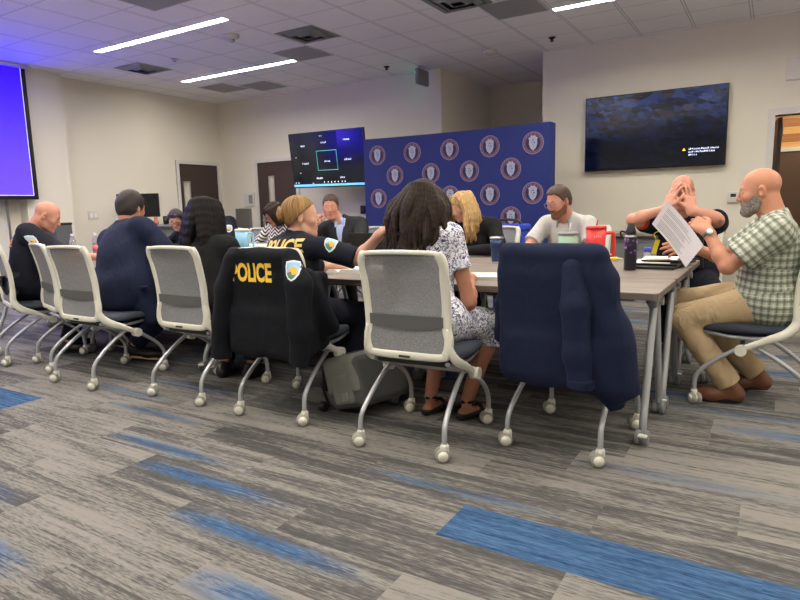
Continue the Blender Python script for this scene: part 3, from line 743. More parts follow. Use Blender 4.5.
# ------------------------------------------------------------------ chairs
def mesh_fabric():
    m = mat('grey_mesh_fabric',(128,128,130),.75); n = N(m); P = n.obj()
    v = n.new('ShaderNodeTexVoronoi'); v.inputs['Scale'].default_value = 190; n.link(P, v.inputs['Vector'])
    n.link(n.mix(n.math('LESS_THAN', v.outputs['Distance'], .45), lin((140,140,142)), lin((116,116,119))), n.b.inputs['Base Color'])
    n.b.inputs['Alpha'].default_value = .93; return m
M['mesh'] = mesh_fabric()
M['mesh_dark'] = mat('dark_mesh_band',(86,86,86),.7)
M['seat_fabric'] = mat('dark_blue_grey_seat',(52,58,70),.85,bump=.15,bscale=400)
def back_curve(z):   # y of the back at height z
    t = (z-.45)/.51
    return -.205+.02*math.sin(t*PI*.9)-.062*t*t
def make_chair():
    root = thing('office_chair', 'x', 'chair')
    # back frame: rounded loop following the back curve
    def pt(x, z): return V(x, back_curve(z), z)
    zb, zt = .462, .95
    loop = []
    for x,z in ((-.17,zb),(0,zb-.004),(.17,zb),(.205,zb+.02),(.215,zb+.08),(.205,.60),(.207,.72),(.209,.85),(.211,zt-.05),(.197,zt-.012),(.16,zt),(0,zt+.004),(-.16,zt),(-.197,zt-.012),(-.211,zt-.05),(-.209,.85),(-.207,.72),(-.205,.60),(-.215,zb+.08),(-.205,zb+.02)):
        loop.append(pt(x,z))
    lp = crom(loop, 4, True)
    f = MB(); n=8; m=len(lp); cen = V(0,0,.71); vs=[]
    for i in range(m):
        tg = nrm(lp[(i+1)%m]-lp[i-1]); out = nrm((lp[i]-cen)*V(1,0,1)); nn = nrm(np.cross(tg,V(0,1,0)))
        if nn@out<0: nn=-nn
        w = .0215 if abs(lp[i][0])>.19 else (.019 if lp[i][2]<.6 else .011)
        d = .017 if abs(lp[i][0])>.15 else .013
        for k in range(n):
            a=2*PI*(k+.5)/n; ca,sa=math.cos(a),math.sin(a); sg=lambda u: math.copysign(abs(u)**.55,u)
            vs.append(lp[i]+nn*w*sg(ca)+V(0,1,0)*d*sg(sa))
    fs=[(i*n+k,i*n+(k+1)%n,((i+1)%m)*n+(k+1)%n,((i+1)%m)*n+k) for i in range(m) for k in range(n)]
    f.add(vs,fs,0,True); f.build('back_frame', M['white_plastic'], root)
    g = MB(); nx,nz=8,14; vs=[(x:=-.2+.4*i/nx, back_curve(z:=zb+(zt-zb)*j/nz)+.012*math.cos(PI*(i/nx-.5))-.012, z) for j in range(nz+1) for i in range(nx+1)]
    fs=[(j*(nx+1)+i,j*(nx+1)+i+1,(j+1)*(nx+1)+i+1,(j+1)*(nx+1)+i) for j in range(nz) for i in range(nx)]
    g.add(vs,fs,0,True); mo = g.build('mesh_panel', M['mesh'], root)
    b = MB(); vs=[]
    for i in range(13):
        x=-.195+.39*i/12; q=1-(abs(x)/.195)**2
        for z in (.605-.022*q,.655-.004*q): vs.append((x, back_curve(z)+.016+.012*math.cos(PI*(x/.414)), z))
    b.add(vs,[(2*i,2*i+2,2*i+3,2*i+1) for i in range(12)],0,True)
    b.add([(x,y-.035,z) for x,y,z in vs],[(2*i+1,2*i+3,2*i+2,2*i) for i in range(12)],0,True)
    b.build('lumbar_band', M['mesh_dark'], root)
    MB().rbox(-.03,.03,-.2375,-.232,.455,.466,.002).build('maker_plate', M['dark_plastic'], root)
    # seat
    s = MB(); pr = []
    outl = crom([(-.2,-.19),(0,-.2),(.2,-.19),(.235,-.1),(.24,.1),(.215,.22),(.15,.262),(0,.27),(-.15,.262),(-.215,.22),(-.24,.1),(-.235,-.1)],4,True)
    rings=[(.90,.428),(.985,.433),(1.0,.445),(.985,.462),(.93,.474),(.6,.478),(.0,.474)]
    vs=[]; no=len(outl)
    for q,z in rings: vs += [(p[0]*q,(p[1]-.03)*q+.03,z-.012*max(0,(p[1]-.1)/.17)**2*q) for p in outl]
    fs=[(r*no+k,r*no+(k+1)%no,(r+1)*no+(k+1)%no,(r+1)*no+k) for r in range(len(rings)-1) for k in range(no)]
    s.add(vs,fs,0,True).add(vs[:no],[list(range(no))[::-1]]); s.build('seat', M['seat_fabric'], root)
    u = MB(); u.rbox(-.19,.19,-.17,.2,.405,.43,.01); u.build('seat_pan', M['dark_plastic'], root)
    for sx in (-1,1): MB().tube(crom([(sx*.2,-.19,.43),(sx*.205,-.05,.40),(sx*.205,.1,.40),(sx*.19,.235,.418)],5),.011).build('seat_rail', M['silver'], root)
    for q,z,rr in ((.045,.345,.014),(-.02,.372,.012)): MB().tube([(-.21,q,z),(.21,q,z)],rr).build('crossbar', M['silver'], root)
    for sx in (-1,1):
        a = MB(); pts = crom([(sx*.212,-.198,.60),(sx*.222,-.20,.50),(sx*.236,-.155,.44),(sx*.244,-.06,.395),(sx*.244,.05,.338)],6)
        k=len(pts); a.tube(pts,[.017+.009*math.sin(PI*min(1,i/(k-1)*1.2)) for i in range(k)],8,up=(1,0,0),flat=.62); a.build('side_arm', M['white_plastic'], root)
        MB().cyl((sx*.222,.05,.335),(sx*.268,.05,.335),.030,20).build('pivot_knob', M['white_plastic'], root)
        for sy,pts in ((1,[(sx*.215,.045,.345),(sx*.218,.13,.295),(sx*.225,.215,.23),(sx*.23,.262,.17),(sx*.232,.272,.12),(sx*.232,.272,.07)]),
                       (-1,[(sx*.205,.0,.362),(sx*.21,-.10,.305),(sx*.216,-.20,.235),(sx*.222,-.268,.17),(sx*.225,-.285,.12),(sx*.225,-.285,.07)])):
            lg = MB().tube(crom(pts,5),.0125,10).build('leg', M['silver'], root)
            x,y,_ = pts[-1]; c = MB(); ox = .016*sy
            ax = nrm(V(.55,-.83,0)); bx = V(.83,.55,0)
            for q in (-1,1):
                cc = V(x,y,.033)+ax*q*.0165-bx*.012
                c.lathe([(.012,-.011),(.030,-.011),(.033,-.006),(.033,.006),(.030,.011),(.012,.011)],cc,18,0,ax=[bx,(0,0,1),ax])
                c.lathe([(.001,-.0135),(.024,-.0125),(.024,.0125),(.001,.0135)],cc,16,1,ax=[bx,(0,0,1),ax])
            c.lathe([(.016,.05),(.018,.075),(.016,.082)],(x,y,0),12,1).obox((x,y,.055),[ax,bx,(0,0,1)],(.005,.02,.02),1)
            c.build('caster', [mat('caster_tread',(150,150,140),.5) if 'ct' not in M else M['ct'], M['hub_white']], lg)
    return root
M['ct'] = mat('caster_tread',(158,157,146),.5)
chair0 = make_chair()
R_ = math.radians
CH = [  # x, y, facing angle from +y (left positive), label, group
 (-5.22,2.72,-18,'mesh-backed chair under the bald officer at the left edge'),
 (-4.68,2.76,-17,'empty mesh-backed chair between the bald officer and the suited man, edge-on'),
 (-4.05,2.585,0,'mesh-backed chair under the man in the navy suit'),
 (-3.12,2.69,0,'mesh-backed chair under the woman with long straight black hair'),
 (-2.36,2.70,4,'chair under the dark police jacket, with the blonde officer'),
 (-1.47,2.635,3,'mesh-backed chair under the woman in the floral dress, nearest whole chair back'),
 (-.80,2.94,-5,'empty chair wrapped in the navy sweater'),
 (-.07,4.0,90,'white-framed chair under the plaid-shirted man, cut by the right edge'),
]
FAR = [(-6.05,5.42,178,'chair across the table under the woman with glasses'),(-5.35,5.30,180,'grey-backed chair across the table beside the uniformed shoulder'),
 (-4.62,5.42,180,'chair across the table under the woman in the striped top'),(-3.78,5.40,176,'chair across the table under the man in the black suit'),
 (-2.27,5.28,180,'pale chair back across the table beside the wavy blonde woman'),(-1.47,5.42,180,'chair across the table under the grey-shirted man'),(-.58,5.42,180,'chair across the table under the officer hiding his face')]
for i,(x,y,a,l) in enumerate(CH+FAR):
    if i == 0: chair0.location=(x,y,0); chair0.rotation_euler=(0,0,R_(a)); chair0['label']=l
    else: dup(chair0,(x,y,0),R_(a),l)
for o in bpy.data.objects:
    if o.name.startswith('office_chair'): o['group'] = 'white-framed mesh office chairs'

# ------------------------------------------------------------------ tables
def laminate():
    m = mat('grey_wood_laminate',(142,132,122),.42); n = N(m); P = n.sep(n.obj())
    s = n.noise(n.comb(n.math('MULTIPLY',P[0],2.5), n.math('MULTIPLY',P[1],55), 0.0),1.0,5,.6,.5)
    n.link(n.mix(n.ramp(s,.3,.72), lin((112,102,94)), lin((158,148,136))), n.b.inputs['Base Color']); return m
M['laminate'] = laminate(); M['edge_band'] = mat('table_edge_band',(104,96,90),.5)
TX = [-.43,-1.955,-3.48,-5.005,-6.53]; TY = [2.93,3.54,4.15,4.76]
def make_table():
    w = 1.525-.004; d = .61-.004
    t = thing('folding_table','x','table')
    c=.02; po=[(-w/2+c,-d/2),(w/2-c,-d/2),(w/2,-d/2+c),(w/2,d/2-c),(w/2-c,d/2),(-w/2+c,d/2),(-w/2,d/2-c),(-w/2,-d/2+c)]
    MB().prism(po,.735,.74,0).prism(po,.708,.7348,1).build('tabletop',[M['laminate'],M['edge_band']],t)
    MB().box(-w/2+.15,w/2-.15,-.03,.03,.66,.705).build('beam', M['dark_plastic'], t)
    for sx in (-1,1):
        x = sx*(w/2-.055)
        f = MB().rbox(x-.022,x+.022,-.09,.09,.64,.706,.01).build('leg_bracket', M['grey_plastic'], t)
        MB().cyl((x-.04,0,.665),(x+.04,0,.665),.022,14).build('pivot', M['grey_plastic'], f)
        for sy in (-1,1):
            lg = MB().tube(crom([(x,sy*.035,.66),(x,sy*.10,.48),(x,sy*.19,.22),(x,sy*.235,.12),(x,sy*.24,.065)],5),.0185,10,up=(1,0,0)).build('leg', M['silver'], t)
            q = MB()
            for k in (-1,1): q.lathe([(.01,-.012),(.034,-.012),(.037,-.007),(.037,.007),(.034,.012),(.01,.012)],(x+k*.018,sy*.255,.037),18,0,ax=[(0,1,0),(0,0,1),(1,0,0)])
            q.box(x-.005,x+.005,sy*.255-.02,sy*.255+.02,.03,.07,1).rbox(x-.012,x+.03,sy*.285-.02,sy*.285+.02,.05,.062,.004,2,2)
            q.build('caster',[M['grey_plastic'],M['silver'],M['hub_white'] if sy<0 else M['grey_plastic']],lg)
    return t
tb = make_table(); first = True
rown = ['near row of tables, in front of the chair backs','middle row of tables','far row of tables']
coln = ['right-hand end','second from the right-hand end','third from the right-hand end','left-hand end']
for j in range(3):
    for i in range(4):
        x=(TX[i]+TX[i+1])/2; y=(TY[j]+TY[j+1])/2
        l='grey laminate table in the %s, %s' % (['near row by the chair backs','middle row','far row under the seated faces'][j], ['at the right-hand end','second from the right','third from the right','at the left-hand end'][i])
        if first: tb.location=(x,y,0); tb['label']=l; tb['group']='grey tables pushed together'; first=False
        else: dup(tb,(x,y,0),0,l,'grey tables pushed together')
TT = .7405
# side table along the back wall
t = thing('side_table','grey side table with a modesty panel along the back wall, behind the red tumbler','table',(-1.6,8.1,0))
MB().box(-1.1,1.1,-.3,.3,.75,.785).build('tabletop', M['laminate'], t)
MB().box(-1.05,.95,-.2,-.18,.42,.75).build('modesty_panel', M['grey_plastic'], t)
for x in (-1.0,1.0):
    for s in (-1,1): MB().tube(crom([(x,s*.04,.74),(x,s*.15,.4),(x,s*.27,.1),(x,s*.28,.001)],4),.018).build('leg', M['silver'], t)
# desk with monitor by the left wall
t = thing('lectern','grey lectern desk carrying the black monitor, by the left wall','lectern',(-8.25,6.3,0))
MB().rbox(-.4,.28,-.3,.3,.01,.96,.01).build('cabinet', M['grey_plastic'], t)
MB().rbox(-.46,.34,-.34,.34,.96,1.0,.01).build('worktop', mat('grey_worktop',(120,120,122),.5), t)
MB().box(-.402,-.4,-.2,.2,.1,.9).box(-.25,.15,-.304,-.3,.1,.85).build('door', M['base'], t)
t = thing('monitor','black computer monitor on the grey lectern behind the suited man','monitor',(-8.62,6.2,1.0),R_(38))
MB().rbox(-.32,.32,-.02,.02,.12,.49,.008).build('casing', M['black'], t)
MB().box(-.31,.31,-.022,-.0205,.14,.48).build('screen', M['screen_black'], t)
MB().rbox(-.03,.03,.02,.05,.02,.3,.008).rbox(-.13,.13,-.07,.1,.001,.015,.005).build('stand', M['dark_plastic'], t)
t = thing('pen_cup','small black cup on the grey lectern beside the monitor','cup',(-8.05,6.25,1.0))
MB().lathe([(.04,.001),(.045,.13),(.04,.13),(.036,.01)],n=16).build('cup', M['black'], t)
t = thing('figurine','small reddish round ornament on the lectern beside the black cup','ornament',(-8.17,6.16,1.0))
MB().lathe([(.03,.001),(.045,.03),(.04,.06),(.02,.075),(.03,.095),(.02,.12),(0,.125)],n=16).build('body', mat('reddish_clay',(186,112,88),.6), t)
t = thing('equipment_case','tall narrow dark grey case standing against the wall pillar','case',(-8.78,4.97,0))
MB().rbox(-.16,.16,-.12,.12,.02,1.04,.012).build('body', M['base'], t)
MB().rbox(-.165,.165,-.125,.125,1.04,1.075,.008).build('lid', M['dark_plastic'], t)
for sx in (-1,1):
    for sy in (-1,1): MB().cyl((sx*.12,sy*.08,0.0),(sx*.12,sy*.08,.022),.02,10).build('foot', M['dark_plastic'], t)

# ------------------------------------------------------------------ things on the tables
def tumbler(name, lbl, cat, loc, prof, m, lidm, lidz, handle=None, straw=None, band=None, rz=0):
    t = thing(name, lbl, cat, loc, rz); MB().lathe(prof, n=28).build('body', m, t)
    r = prof[-1][0]; MB().lathe([(r+.003,lidz),(r+.003,lidz+.014),(r-.01,lidz+.018),(0,lidz+.019)], n=28).build('lid', lidm, t)
    if handle:
        hx0,hx1,z0,z1,w = handle; MB().tube(crom([(hx0,0,z1),(hx1-.008,0,z1),(hx1,0,z1-.02),(hx1,0,z0+.02),(hx1-.008,0,z0),(hx0,0,z0)],4),w,8,up=(0,1,0)).build('handle', m, t)
    if straw: MB().cyl((straw[0],0,lidz+.01),(straw[0]+.01,0,lidz+straw[1]),.004,8).build('straw', straw[2], t)
    if band: MB().lathe([(band[0],band[1]),(band[0],band[2])],n=28).build('band', band[3], t)
    return t
stan = [(.034,.001),(.036,.006),(.038,.12),(.043,.135),(.05,.16),(.053,.27)]
M['red'] = mat('red_coated_steel',(214,48,44),.4); M['sea'] = mat('light_blue_coated_steel',(142,196,226),.45); M['green'] = mat('pale_green_steel',(150,186,158),.45); M['navy_steel'] = mat('navy_coated_steel',(28,52,92),.4)
t = tumbler('tumbler','red insulated tumbler with a big handle, behind the navy sweater','tumbler',(-.855,3.52,TT),[(a*1.02,b*1.0) for a,b in stan],M['red'],M['red'],.27,(.05,.098,.12,.245,.010),(-.0,.05,M['red']),rz=R_(28))
rg = random.Random(9); w = MB()
for z in (.225,.175):
    words(w,-.022,z,6,.013,0,rg)
w.v = [(.0545*math.sin(x/.0545)+0*y, -.0545*math.cos(x/.0545)+y, zz) for x,y,zz in w.v]
w.build('lettering', mat('pale_print',(240,170,160),.5), t)
t['label']='red insulated tumbler with a big handle, behind the navy sweater'
tumbler('tumbler','pale green tumbler with grey lid, half hidden by the navy sweater','tumbler',(-1.035,3.60,TT),[(a*1.08,b*.86) for a,b in stan],M['green'],M['grey_plastic'],.232,None,(.004,.07,mat('clear_straw',(214,206,224),.2)))
tumbler('tumbler','light blue tumbler with handle beside the black-haired woman','tumbler',(-3.52,3.42,TT),[(a*.98,b*1.0) for a,b in stan],M['sea'],M['white_plastic'],.27,(.046,.09,.14,.25,.009),None,rz=R_(20))
tumbler('tumbler','navy blue tumbler with steel rim beside the wavy blonde woman','tumbler',(-1.72,4.17,TT),[(.036,.001),(.037,.012),(.042,.10),(.043,.102),(.043,.112),(.047,.115),(.048,.175)],M['navy_steel'],M['chrome'],.175,None,None,(.0375,.001,.011,M['chrome']))
# flowered black bottle
def flower_mat():
    m = mat('flowered_black',(20,20,28),.35); n = N(m); P = n.obj(); z = n.sep(P)[2]
    v = n.new('ShaderNodeTexVoronoi'); v.inputs['Scale'].default_value = 34; n.link(P, v.inputs['Vector'])
    ns = n.noise(P, 22, 3, .6, 1.0); band = n.ramp(n.math('ABSOLUTE', n.math('SUBTRACT', z, .16)), .075, .03)
    f = n.math('MULTIPLY', n.math('MULTIPLY', n.ramp(ns, .45, .6), band), n.ramp(v.outputs['Distance'], .62, .3))
    c = n.mix(f, lin((16,15,26)), n.mix(n.ramp(v.outputs['Distance'],.1,.45), lin((224,176,214)), lin((112,74,168)))); n.link(c, n.b.inputs['Base Color']); return m
t = thing('water_bottle','black water bottle with purple flowers and loop cap, at the table end','bottle',(-.745,3.93,TT))
MB().lathe([(.034,.001),(.037,.006),(.037,.20),(.034,.216),(.028,.222)],n=28).build('body', flower_mat(), t)
MB().lathe([(.0372,.204),(.0355,.214)],n=28).build('steel_band', M['chrome'], t)
MB().lathe([(.030,.222),(.031,.238),(.022,.262),(.021,.285),(.018,.288),(0,.288)],n=24).tube(crom([(-.03,0,.232),(-.055,0,.238),(-.062,0,.225),(-.05,0,.205),(-.036,0,.2)],4),.006,8).build('cap', M['dark_plastic'], t)
def sheets(name,lbl,c,w,d,n,rz,m=None,dz=.004,seed=1,grp=None,fold=0,z=TT):
    """a loose stack of paper: each sheet slightly turned; one thing"""
    rg = random.Random(seed); t = thing(name,lbl,'papers',(c[0],c[1],z),rz,grp)
    for k in range(n):
        a=rg.uniform(-.05,.05); ca,sa=math.cos(a),math.sin(a); ox,oy=rg.uniform(-.012,.012),rg.uniform(-.012,.012)
        po=[(ox+ca*x-sa*y,oy+sa*x+ca*y) for x,y in ((-w/2,-d/2),(w/2,-d/2),(w/2,d/2),(-w/2,d/2))]
        MB().prism(po,.0006+k*dz,.0006+k*dz+dz*.85).build('sheet', m or M['paper'], t)
    return t
t = thing('binder','thick open white binder of papers in front of the blonde officer','papers',(-2.42,3.3,TT),R_(8))
mb = MB()
for s in (-1,1):
    pr = [(0,.0),(s*.23,.0),(s*.235,.022),(s*.12,.034),(s*.02,.026),(0,.012)]
    if s<0: pr=pr[::-1]
    mb.add([(x,-.15,z+.001) for x,z in pr]+[(x,.15,z+.001) for x,z in pr],[(5,4,3,2,1,0),(6,7,8,9,10,11)]+[(i,(i+1)%6,6+(i+1)%6,6+i) for i in range(6)])
mb.build('pages', M['paper'], t)
sheets('paper_stack','stack of white papers between the floral dress and the navy sweater',(-1.36,3.27),.3,.22,5,R_(14),seed=4)
sheets('paper_stack','loose white papers on the table left of the open binder',(-2.95,3.30),.3,.22,3,R_(-10),seed=6)
# laptop lid seen from behind
t = thing('laptop','open black laptop seen from the back, past the outstretched arm','laptop',(-2.92,4.42,TT),R_(186))
MB().rbox(-.17,.17,-.12,.12,.001,.018,.006).build('base', M['dark_plastic'], t)
MB().obox((0,.165,.115),[(1,0,0),(0,math.cos(1.15),math.sin(1.15)),(0,-math.sin(1.15),math.cos(1.15))],(.17,.112,.005)).build('lid', M['black'], t)
t = thing('document_case','black open document case standing on the table left of the floral woman','case',(-2.42,4.05,TT),R_(190))
MB().rbox(-.17,.17,-.10,.10,.001,.03,.008).build('base', M['dark_plastic'], t)
MB().obox((0,.13,.11),[(1,0,0),(0,math.cos(1.3),math.sin(1.3)),(0,-math.sin(1.3),math.cos(1.3))],(.17,.10,.008)).build('lid', M['black'], t)
t = thing('tissue_box','white box on the table across from the blonde officer','box',(-4.12,4.12,TT),R_(5))
MB().rbox(-.17,.17,-.10,.10,.001,.105,.006).build('carton', mat('cream_card',(222,220,206),.7), t)
MB().rbox(-.176,.176,-.106,.106,.088,.118,.006).build('lid', mat('white_card',(238,236,226),.7), t)
t = thing('steel_cup','small steel cup on the table in front of the black-suited man','cup',(-3.15,4.40,TT))
MB().lathe([(.026,.001),(.028,.006),(.036,.15),(.034,.15),(.027,.012),(0,.012)],n=24).build('body', M['chrome'], t)
# folders at the table end
t = thing('folder_pile','pile of black folders with white papers at the table end, by the flowered bottle','folders',(-.63,4.22,TT),R_(-4))
for k,(dx,dy,w,d,a,z,h,m) in enumerate(((0,-.05,.26,.34,.05,.001,.014,M['dark_plastic']),(.03,.05,.28,.36,-.12,.016,.012,M['black']),(-.03,.02,.22,.29,.1,.029,.003,M['paper']),(.05,.1,.24,.3,-.2,.033,.012,M['dark_plastic']),(.0,.08,.21,.28,.15,.046,.003,M['paper']),(.01,-.05,.14,.07,.3,.046,.006,mat('beige_card',(190,170,140),.7)))):
    ca,sa=math.cos(a),math.sin(a); po=[(dx+ca*x-sa*y,dy+sa*x+ca*y) for x,y in ((-w/2,-d/2),(w/2,-d/2),(w/2,d/2),(-w/2,d/2))]
    MB().prism(po,z,z+h).build('paper' if m is M['paper'] else ('card' if k==5 else 'folder'), m, t)
t = thing('soft_drink_bottle','small clear bottle with a blue cap behind the black folders','bottle',(-.75,4.55,TT))
MB().lathe([(.026,.001),(.028,.01),(.028,.05),(.02,.066),(.012,.072)],n=18).build('body', mat('clear_plastic',(226,230,236),.1,trans=.8), t)
MB().lathe([(.024,.07),(.024,.098),(.02,.1),(0,.1)],n=18).build('cap', mat('blue_cap',(70,84,190),.4), t)
t = thing('highlighter','yellow highlighter lying on the table by the red tumbler','pen',(-.99,4.58,TT),R_(20))
MB().tube([(-.06,0,.013),(-.045,0,.013),(.03,0,.013),(.034,0,.013),(.05,0,.012)],[.009,.012,.012,.008,.006],10).build('barrel', mat('yellow_plastic',(236,214,70),.4), t); MB().tube([(.05,0,.012),(.068,0,.012)],[.006,.003],8).build('tip', M['hub_white'], t)
# two water bottles at the left
M['clear'] = mat('clear_bottle',(214,216,222),.08,trans=.75); M['pink'] = mat('pink_label',(216,104,112),.5)
for x,y,l in ((-5.98,3.52,'clear water bottle with a pink label, the taller left one beside the pillar'),(-5.72,3.60,'clear water bottle with a pink label, the right one nearer the suited man')):
    t = thing('water_bottle',l,'bottle',(x,y,TT),0,'water bottles with pink labels')
    MB().lathe([(.03,.001),(.033,.01),(.033,.15),(.03,.18),(.014,.215),(.013,.225)],n=20).build('body', M['clear'], t)
    MB().lathe([(.0335,.07),(.0335,.13)],n=20).build('label', M['pink'], t)
    MB().lathe([(.016,.222),(.016,.243),(0,.244)],n=16).build('cap', M['hub_white'], t)
# blue and black tall bag on a trolley behind the table
t = thing('trolley_bag','tall bright blue and black bag standing in front of the backdrop','bag',(-2.32,6.0,0))
M['cobalt'] = mat('bright_blue_nylon',(34,66,190),.5)
MB().rbox(-.16,.16,-.12,.12,.06,.90,.03).build('body', M['cobalt'], t)
MB().rbox(.02,.15,-.15,-.115,.3,.86,.02).build('side_pocket', M['black'], t)
MB().rbox(-.175,.175,-.13,.13,.895,.965,.02).build('rim', M['cobalt'], t)
MB().tube(crom([(-.15,-.1,.96),(-.11,-.1,1.0),(0,-.1,1.015),(.11,-.1,1.0),(.15,-.1,.96)],5),.014).build('handle', M['dark_plastic'], t)
MB().box(-.05,.05,-.137,-.131,.92,.945).build('label', M['white_paint'], t)
for s in (-1,1): MB().lathe([(.01,-.02),(.06,-.02),(.06,.02),(.01,.02)],(s*.15,.08,.06),18,ax=[(0,1,0),(0,0,1),(1,0,0)]).build('wheel', M['dark_plastic'], t)
# grey bag on the floor
def floor_bag():
    O=V(-2.0,2.84,0); t = thing('messenger_bag','grey canvas messenger bag leaning on the floor between two near chairs','bag',tuple(O))
    yaw=R_(-14); ax=V(math.cos(yaw),math.sin(yaw),0); lo=V(-math.sin(yaw),math.cos(yaw),0); ti=R_(-17)
    ac=ax*math.cos(ti)-V(0,0,1)*math.sin(ti)*-1; ac=nrm(ax*math.cos(.3)+V(0,0,1)*math.sin(.3)); up=nrm(np.cross(ac,lo)); Mx=np.stack([ac,lo,up],1)
    m = mat('grey_canvas',(122,124,116),.9,bump=.25,bscale=500,vary=.1,vscale=12); md=mat('dark_grey_canvas',(84,86,84),.9,bump=.2,bscale=500)
    hx,hy,hz=.145,.20,.145; c0=O+V(.03,0,0)+V(0,0,1)*(hz*math.cos(.3)+hx*math.sin(.3)+.004)
    S=SDF(); S.box(c0,(hx,hy,hz),Mx,.04); S.fold(.004,22,3); S.build('body', md, t, .006, O)
    F_=SDF(); F_.box(c0+up*.02-ac*.012,(hx+.004,hy+.008,hz-.006),Mx,.045); F_.box(c0-up*.12+ac*.06,(.3,.4,.07),Mx,.01,op=-1); F_.fold(.004,20,5); F_.build('flap', m, t, .006, O)
    fp=SDF(); fp.box(c0-ac*(hx-.02)-up*.05,(.04,hy-.03,.075),Mx,.03); fp.fold(.003,30,2); fp.build('front_pocket', m, t, .006, O)
    ep=SDF(); ep.box(c0-lo*(hy-.012)-up*.03,(.085,.03,.085),Mx,.02); ep.fold(.003,30,4); ep.build('end_pocket', m, t, .006, O)
    bk=c0-lo*(hy+.02)-up*.07+ac*.03-O; MB().obox(bk,Mx.T,(.022,.006,.022)).build('buckle', M['grey_plastic'], t)
    MB().tube([p-O for p in crom([c0-ac*(hx-.01)-lo*.20+up*.12,c0-ac*(hx+.015)-lo*.215+up*.0,c0-ac*(hx+.012)-lo*.205-up*.11],5)],.012,8,flat=.4).build('strap', M['black'], t)
    for k in (-.5,.5):
        pc=[c0+lo*k*.2+up*(hz+.017)-ac*.15,c0+lo*k*.2+up*(hz+.018)+ac*.1]; MB().tube([p-O for p in pc],.010,8,flat=.25).build('webbing', md, t)
    w=MB().lathe([(.008,-.015),(.03,-.015),(.03,.015),(.008,.015)],V(-2.17,2.66,.031)-O,16,ax=[lo,(0,0,1),ax]); w.build('wheel', M['dark_plastic'], t)
floor_bag()
# ------------------------------------------------------------------ people
def skin_mat(name, rgb):
    m = mat(name, rgb, .5, spec=.35); n = N(m)
    a = n.attr('tint').outputs['Color']; ns = n.noise(n.obj(), 45, 3)
    c = n.mix(n.math('MULTIPLY', n.ramp(ns,.35,.7), .35), lin(rgb), lin((min(255,rgb[0]+8),int(rgb[1]*.86),int(rgb[2]*.82))))
    mx = n.new('ShaderNodeMix', data_type='RGBA', blend_type='MULTIPLY'); mx.inputs[0].default_value = 1; n.link(c, mx.inputs[6]); n.link(a, mx.inputs[7])
    n.link(mx.outputs[2], n.b.inputs['Base Color']); n.b.inputs['Subsurface Weight'].default_value = .0; return m
def hair_mat(name, dark, light, scale=260):
    m = mat(name, dark, .55, spec=.13); n = N(m); p = n.sep(n.attr('puv').outputs['Vector'])
    s = n.noise(n.comb(n.math('MULTIPLY',p[0],scale), n.math('MULTIPLY',p[1],7), 0.0),1.0,3,.6,.3)
    n.link(n.mix(n.ramp(s,.36,.72), lin(dark), lin(light)), n.b.inputs['Base Color']); n.bump(s,.6,.006); return m
def short_hair_mat(name, dark, light):
    m = mat(name, dark, .6); n = N(m); s = n.noise(n.obj(), 170, 3, .7)
    n.link(n.mix(n.ramp(s,.35,.68), lin(dark), lin(light)), n.b.inputs['Base Color']); n.bump(s,.7,.008); return m
def cloth(name, rgb, bump=.25, vary=.08, wr=.55):
    m = mat(name, rgb, .88, vary=vary, vscale=14, spec=.25); n = N(m)
    P = n.sep(n.obj()); a = n.noise(n.comb(P[0],P[1],n.math('MULTIPLY',P[2],.55)), 11, 2, .5, .9); fine = n.noise(n.obj(), 420, 2)
    h = n.math('ADD', a, n.math('MULTIPLY', fine, .04*bump*4))
    n.bump(h, wr, .02); return m
def plaid_mat():
    m = mat('green_plaid_cotton',(150,160,138),.9); n = N(m); p = n.sep(n.attr('puv').outputs['Vector'])
    def st(c, per, w, off=0.0): return n.math('LESS_THAN', n.math('FRACT', n.math('MULTIPLY_ADD', c, 1/per, off+20)), w)
    u,v = p[0],p[1]
    c = lin((178,182,164)); c = n.mix(0.0,c,c)
    for co in (u,v):
        c = n.mix(n.math('MULTIPLY', st(co,.040,.42), .5), c, lin((96,106,88)))
        c = n.mix(n.math('MULTIPLY', st(co,.040,.14,.86), .45), c, lin((52,60,54)))
        c = n.mix(n.math('MULTIPLY', st(co,.040,.10,.4), .6), c, lin((226,226,212)))
    n.link(c, n.b.inputs['Base Color']); n.bump(n.noise(n.obj(),380,2),.2,.005); return m
def floral_mat():
    m = mat('white_navy_floral',(236,234,238),.85); n = N(m); P = n.obj()
    a = n.noise(P, 30, 2, .55, 1.6); v = n.new('ShaderNodeTexVoronoi'); v.inputs['Scale'].default_value = 42; n.link(P, v.inputs['Vector'])
    edge = n.math('ABSOLUTE', n.math('SUBTRACT', a, .5))
    f = n.math('MAXIMUM', n.math('LESS_THAN', edge, .035), n.math('MULTIPLY', n.math('GREATER_THAN', a, .57), n.math('LESS_THAN', v.outputs['Distance'], .46)))
    c = n.mix(f, lin((232,230,236)), n.mix(n.ramp(v.outputs['Distance'],.1,.5), lin((24,26,66)), lin((66,70,118)))); n.link(c, n.b.inputs['Base Color']); return m
def stripe_mat():
    m = mat('black_white_chevron',(220,216,212),.85); n = N(m); P = n.sep(n.obj())
    z = n.math('MULTIPLY_ADD', n.math('PINGPONG', P[0], .05), .9, P[2]); s = n.math('LESS_THAN', n.math('FRACT', n.math('MULTIPLY_ADD', z, 26, 20)), .5)
    n.link(n.mix(s, lin((226,222,216)), lin((30,28,30))), n.b.inputs['Base Color']); return m
SK = skin_mat('light_skin',(208,162,138)); SK2 = skin_mat('ruddy_skin',(203,148,126)); SK3 = skin_mat('tan_skin',(184,132,106)); SK5 = skin_mat('tanned_skin',(194,140,112)); SK4 = skin_mat('brown_skin',(172,122,96))
M['eye'] = mat('eye_white',(188,180,172),.3); M['iris'] = mat('eye_iris',(52,40,34),.2)
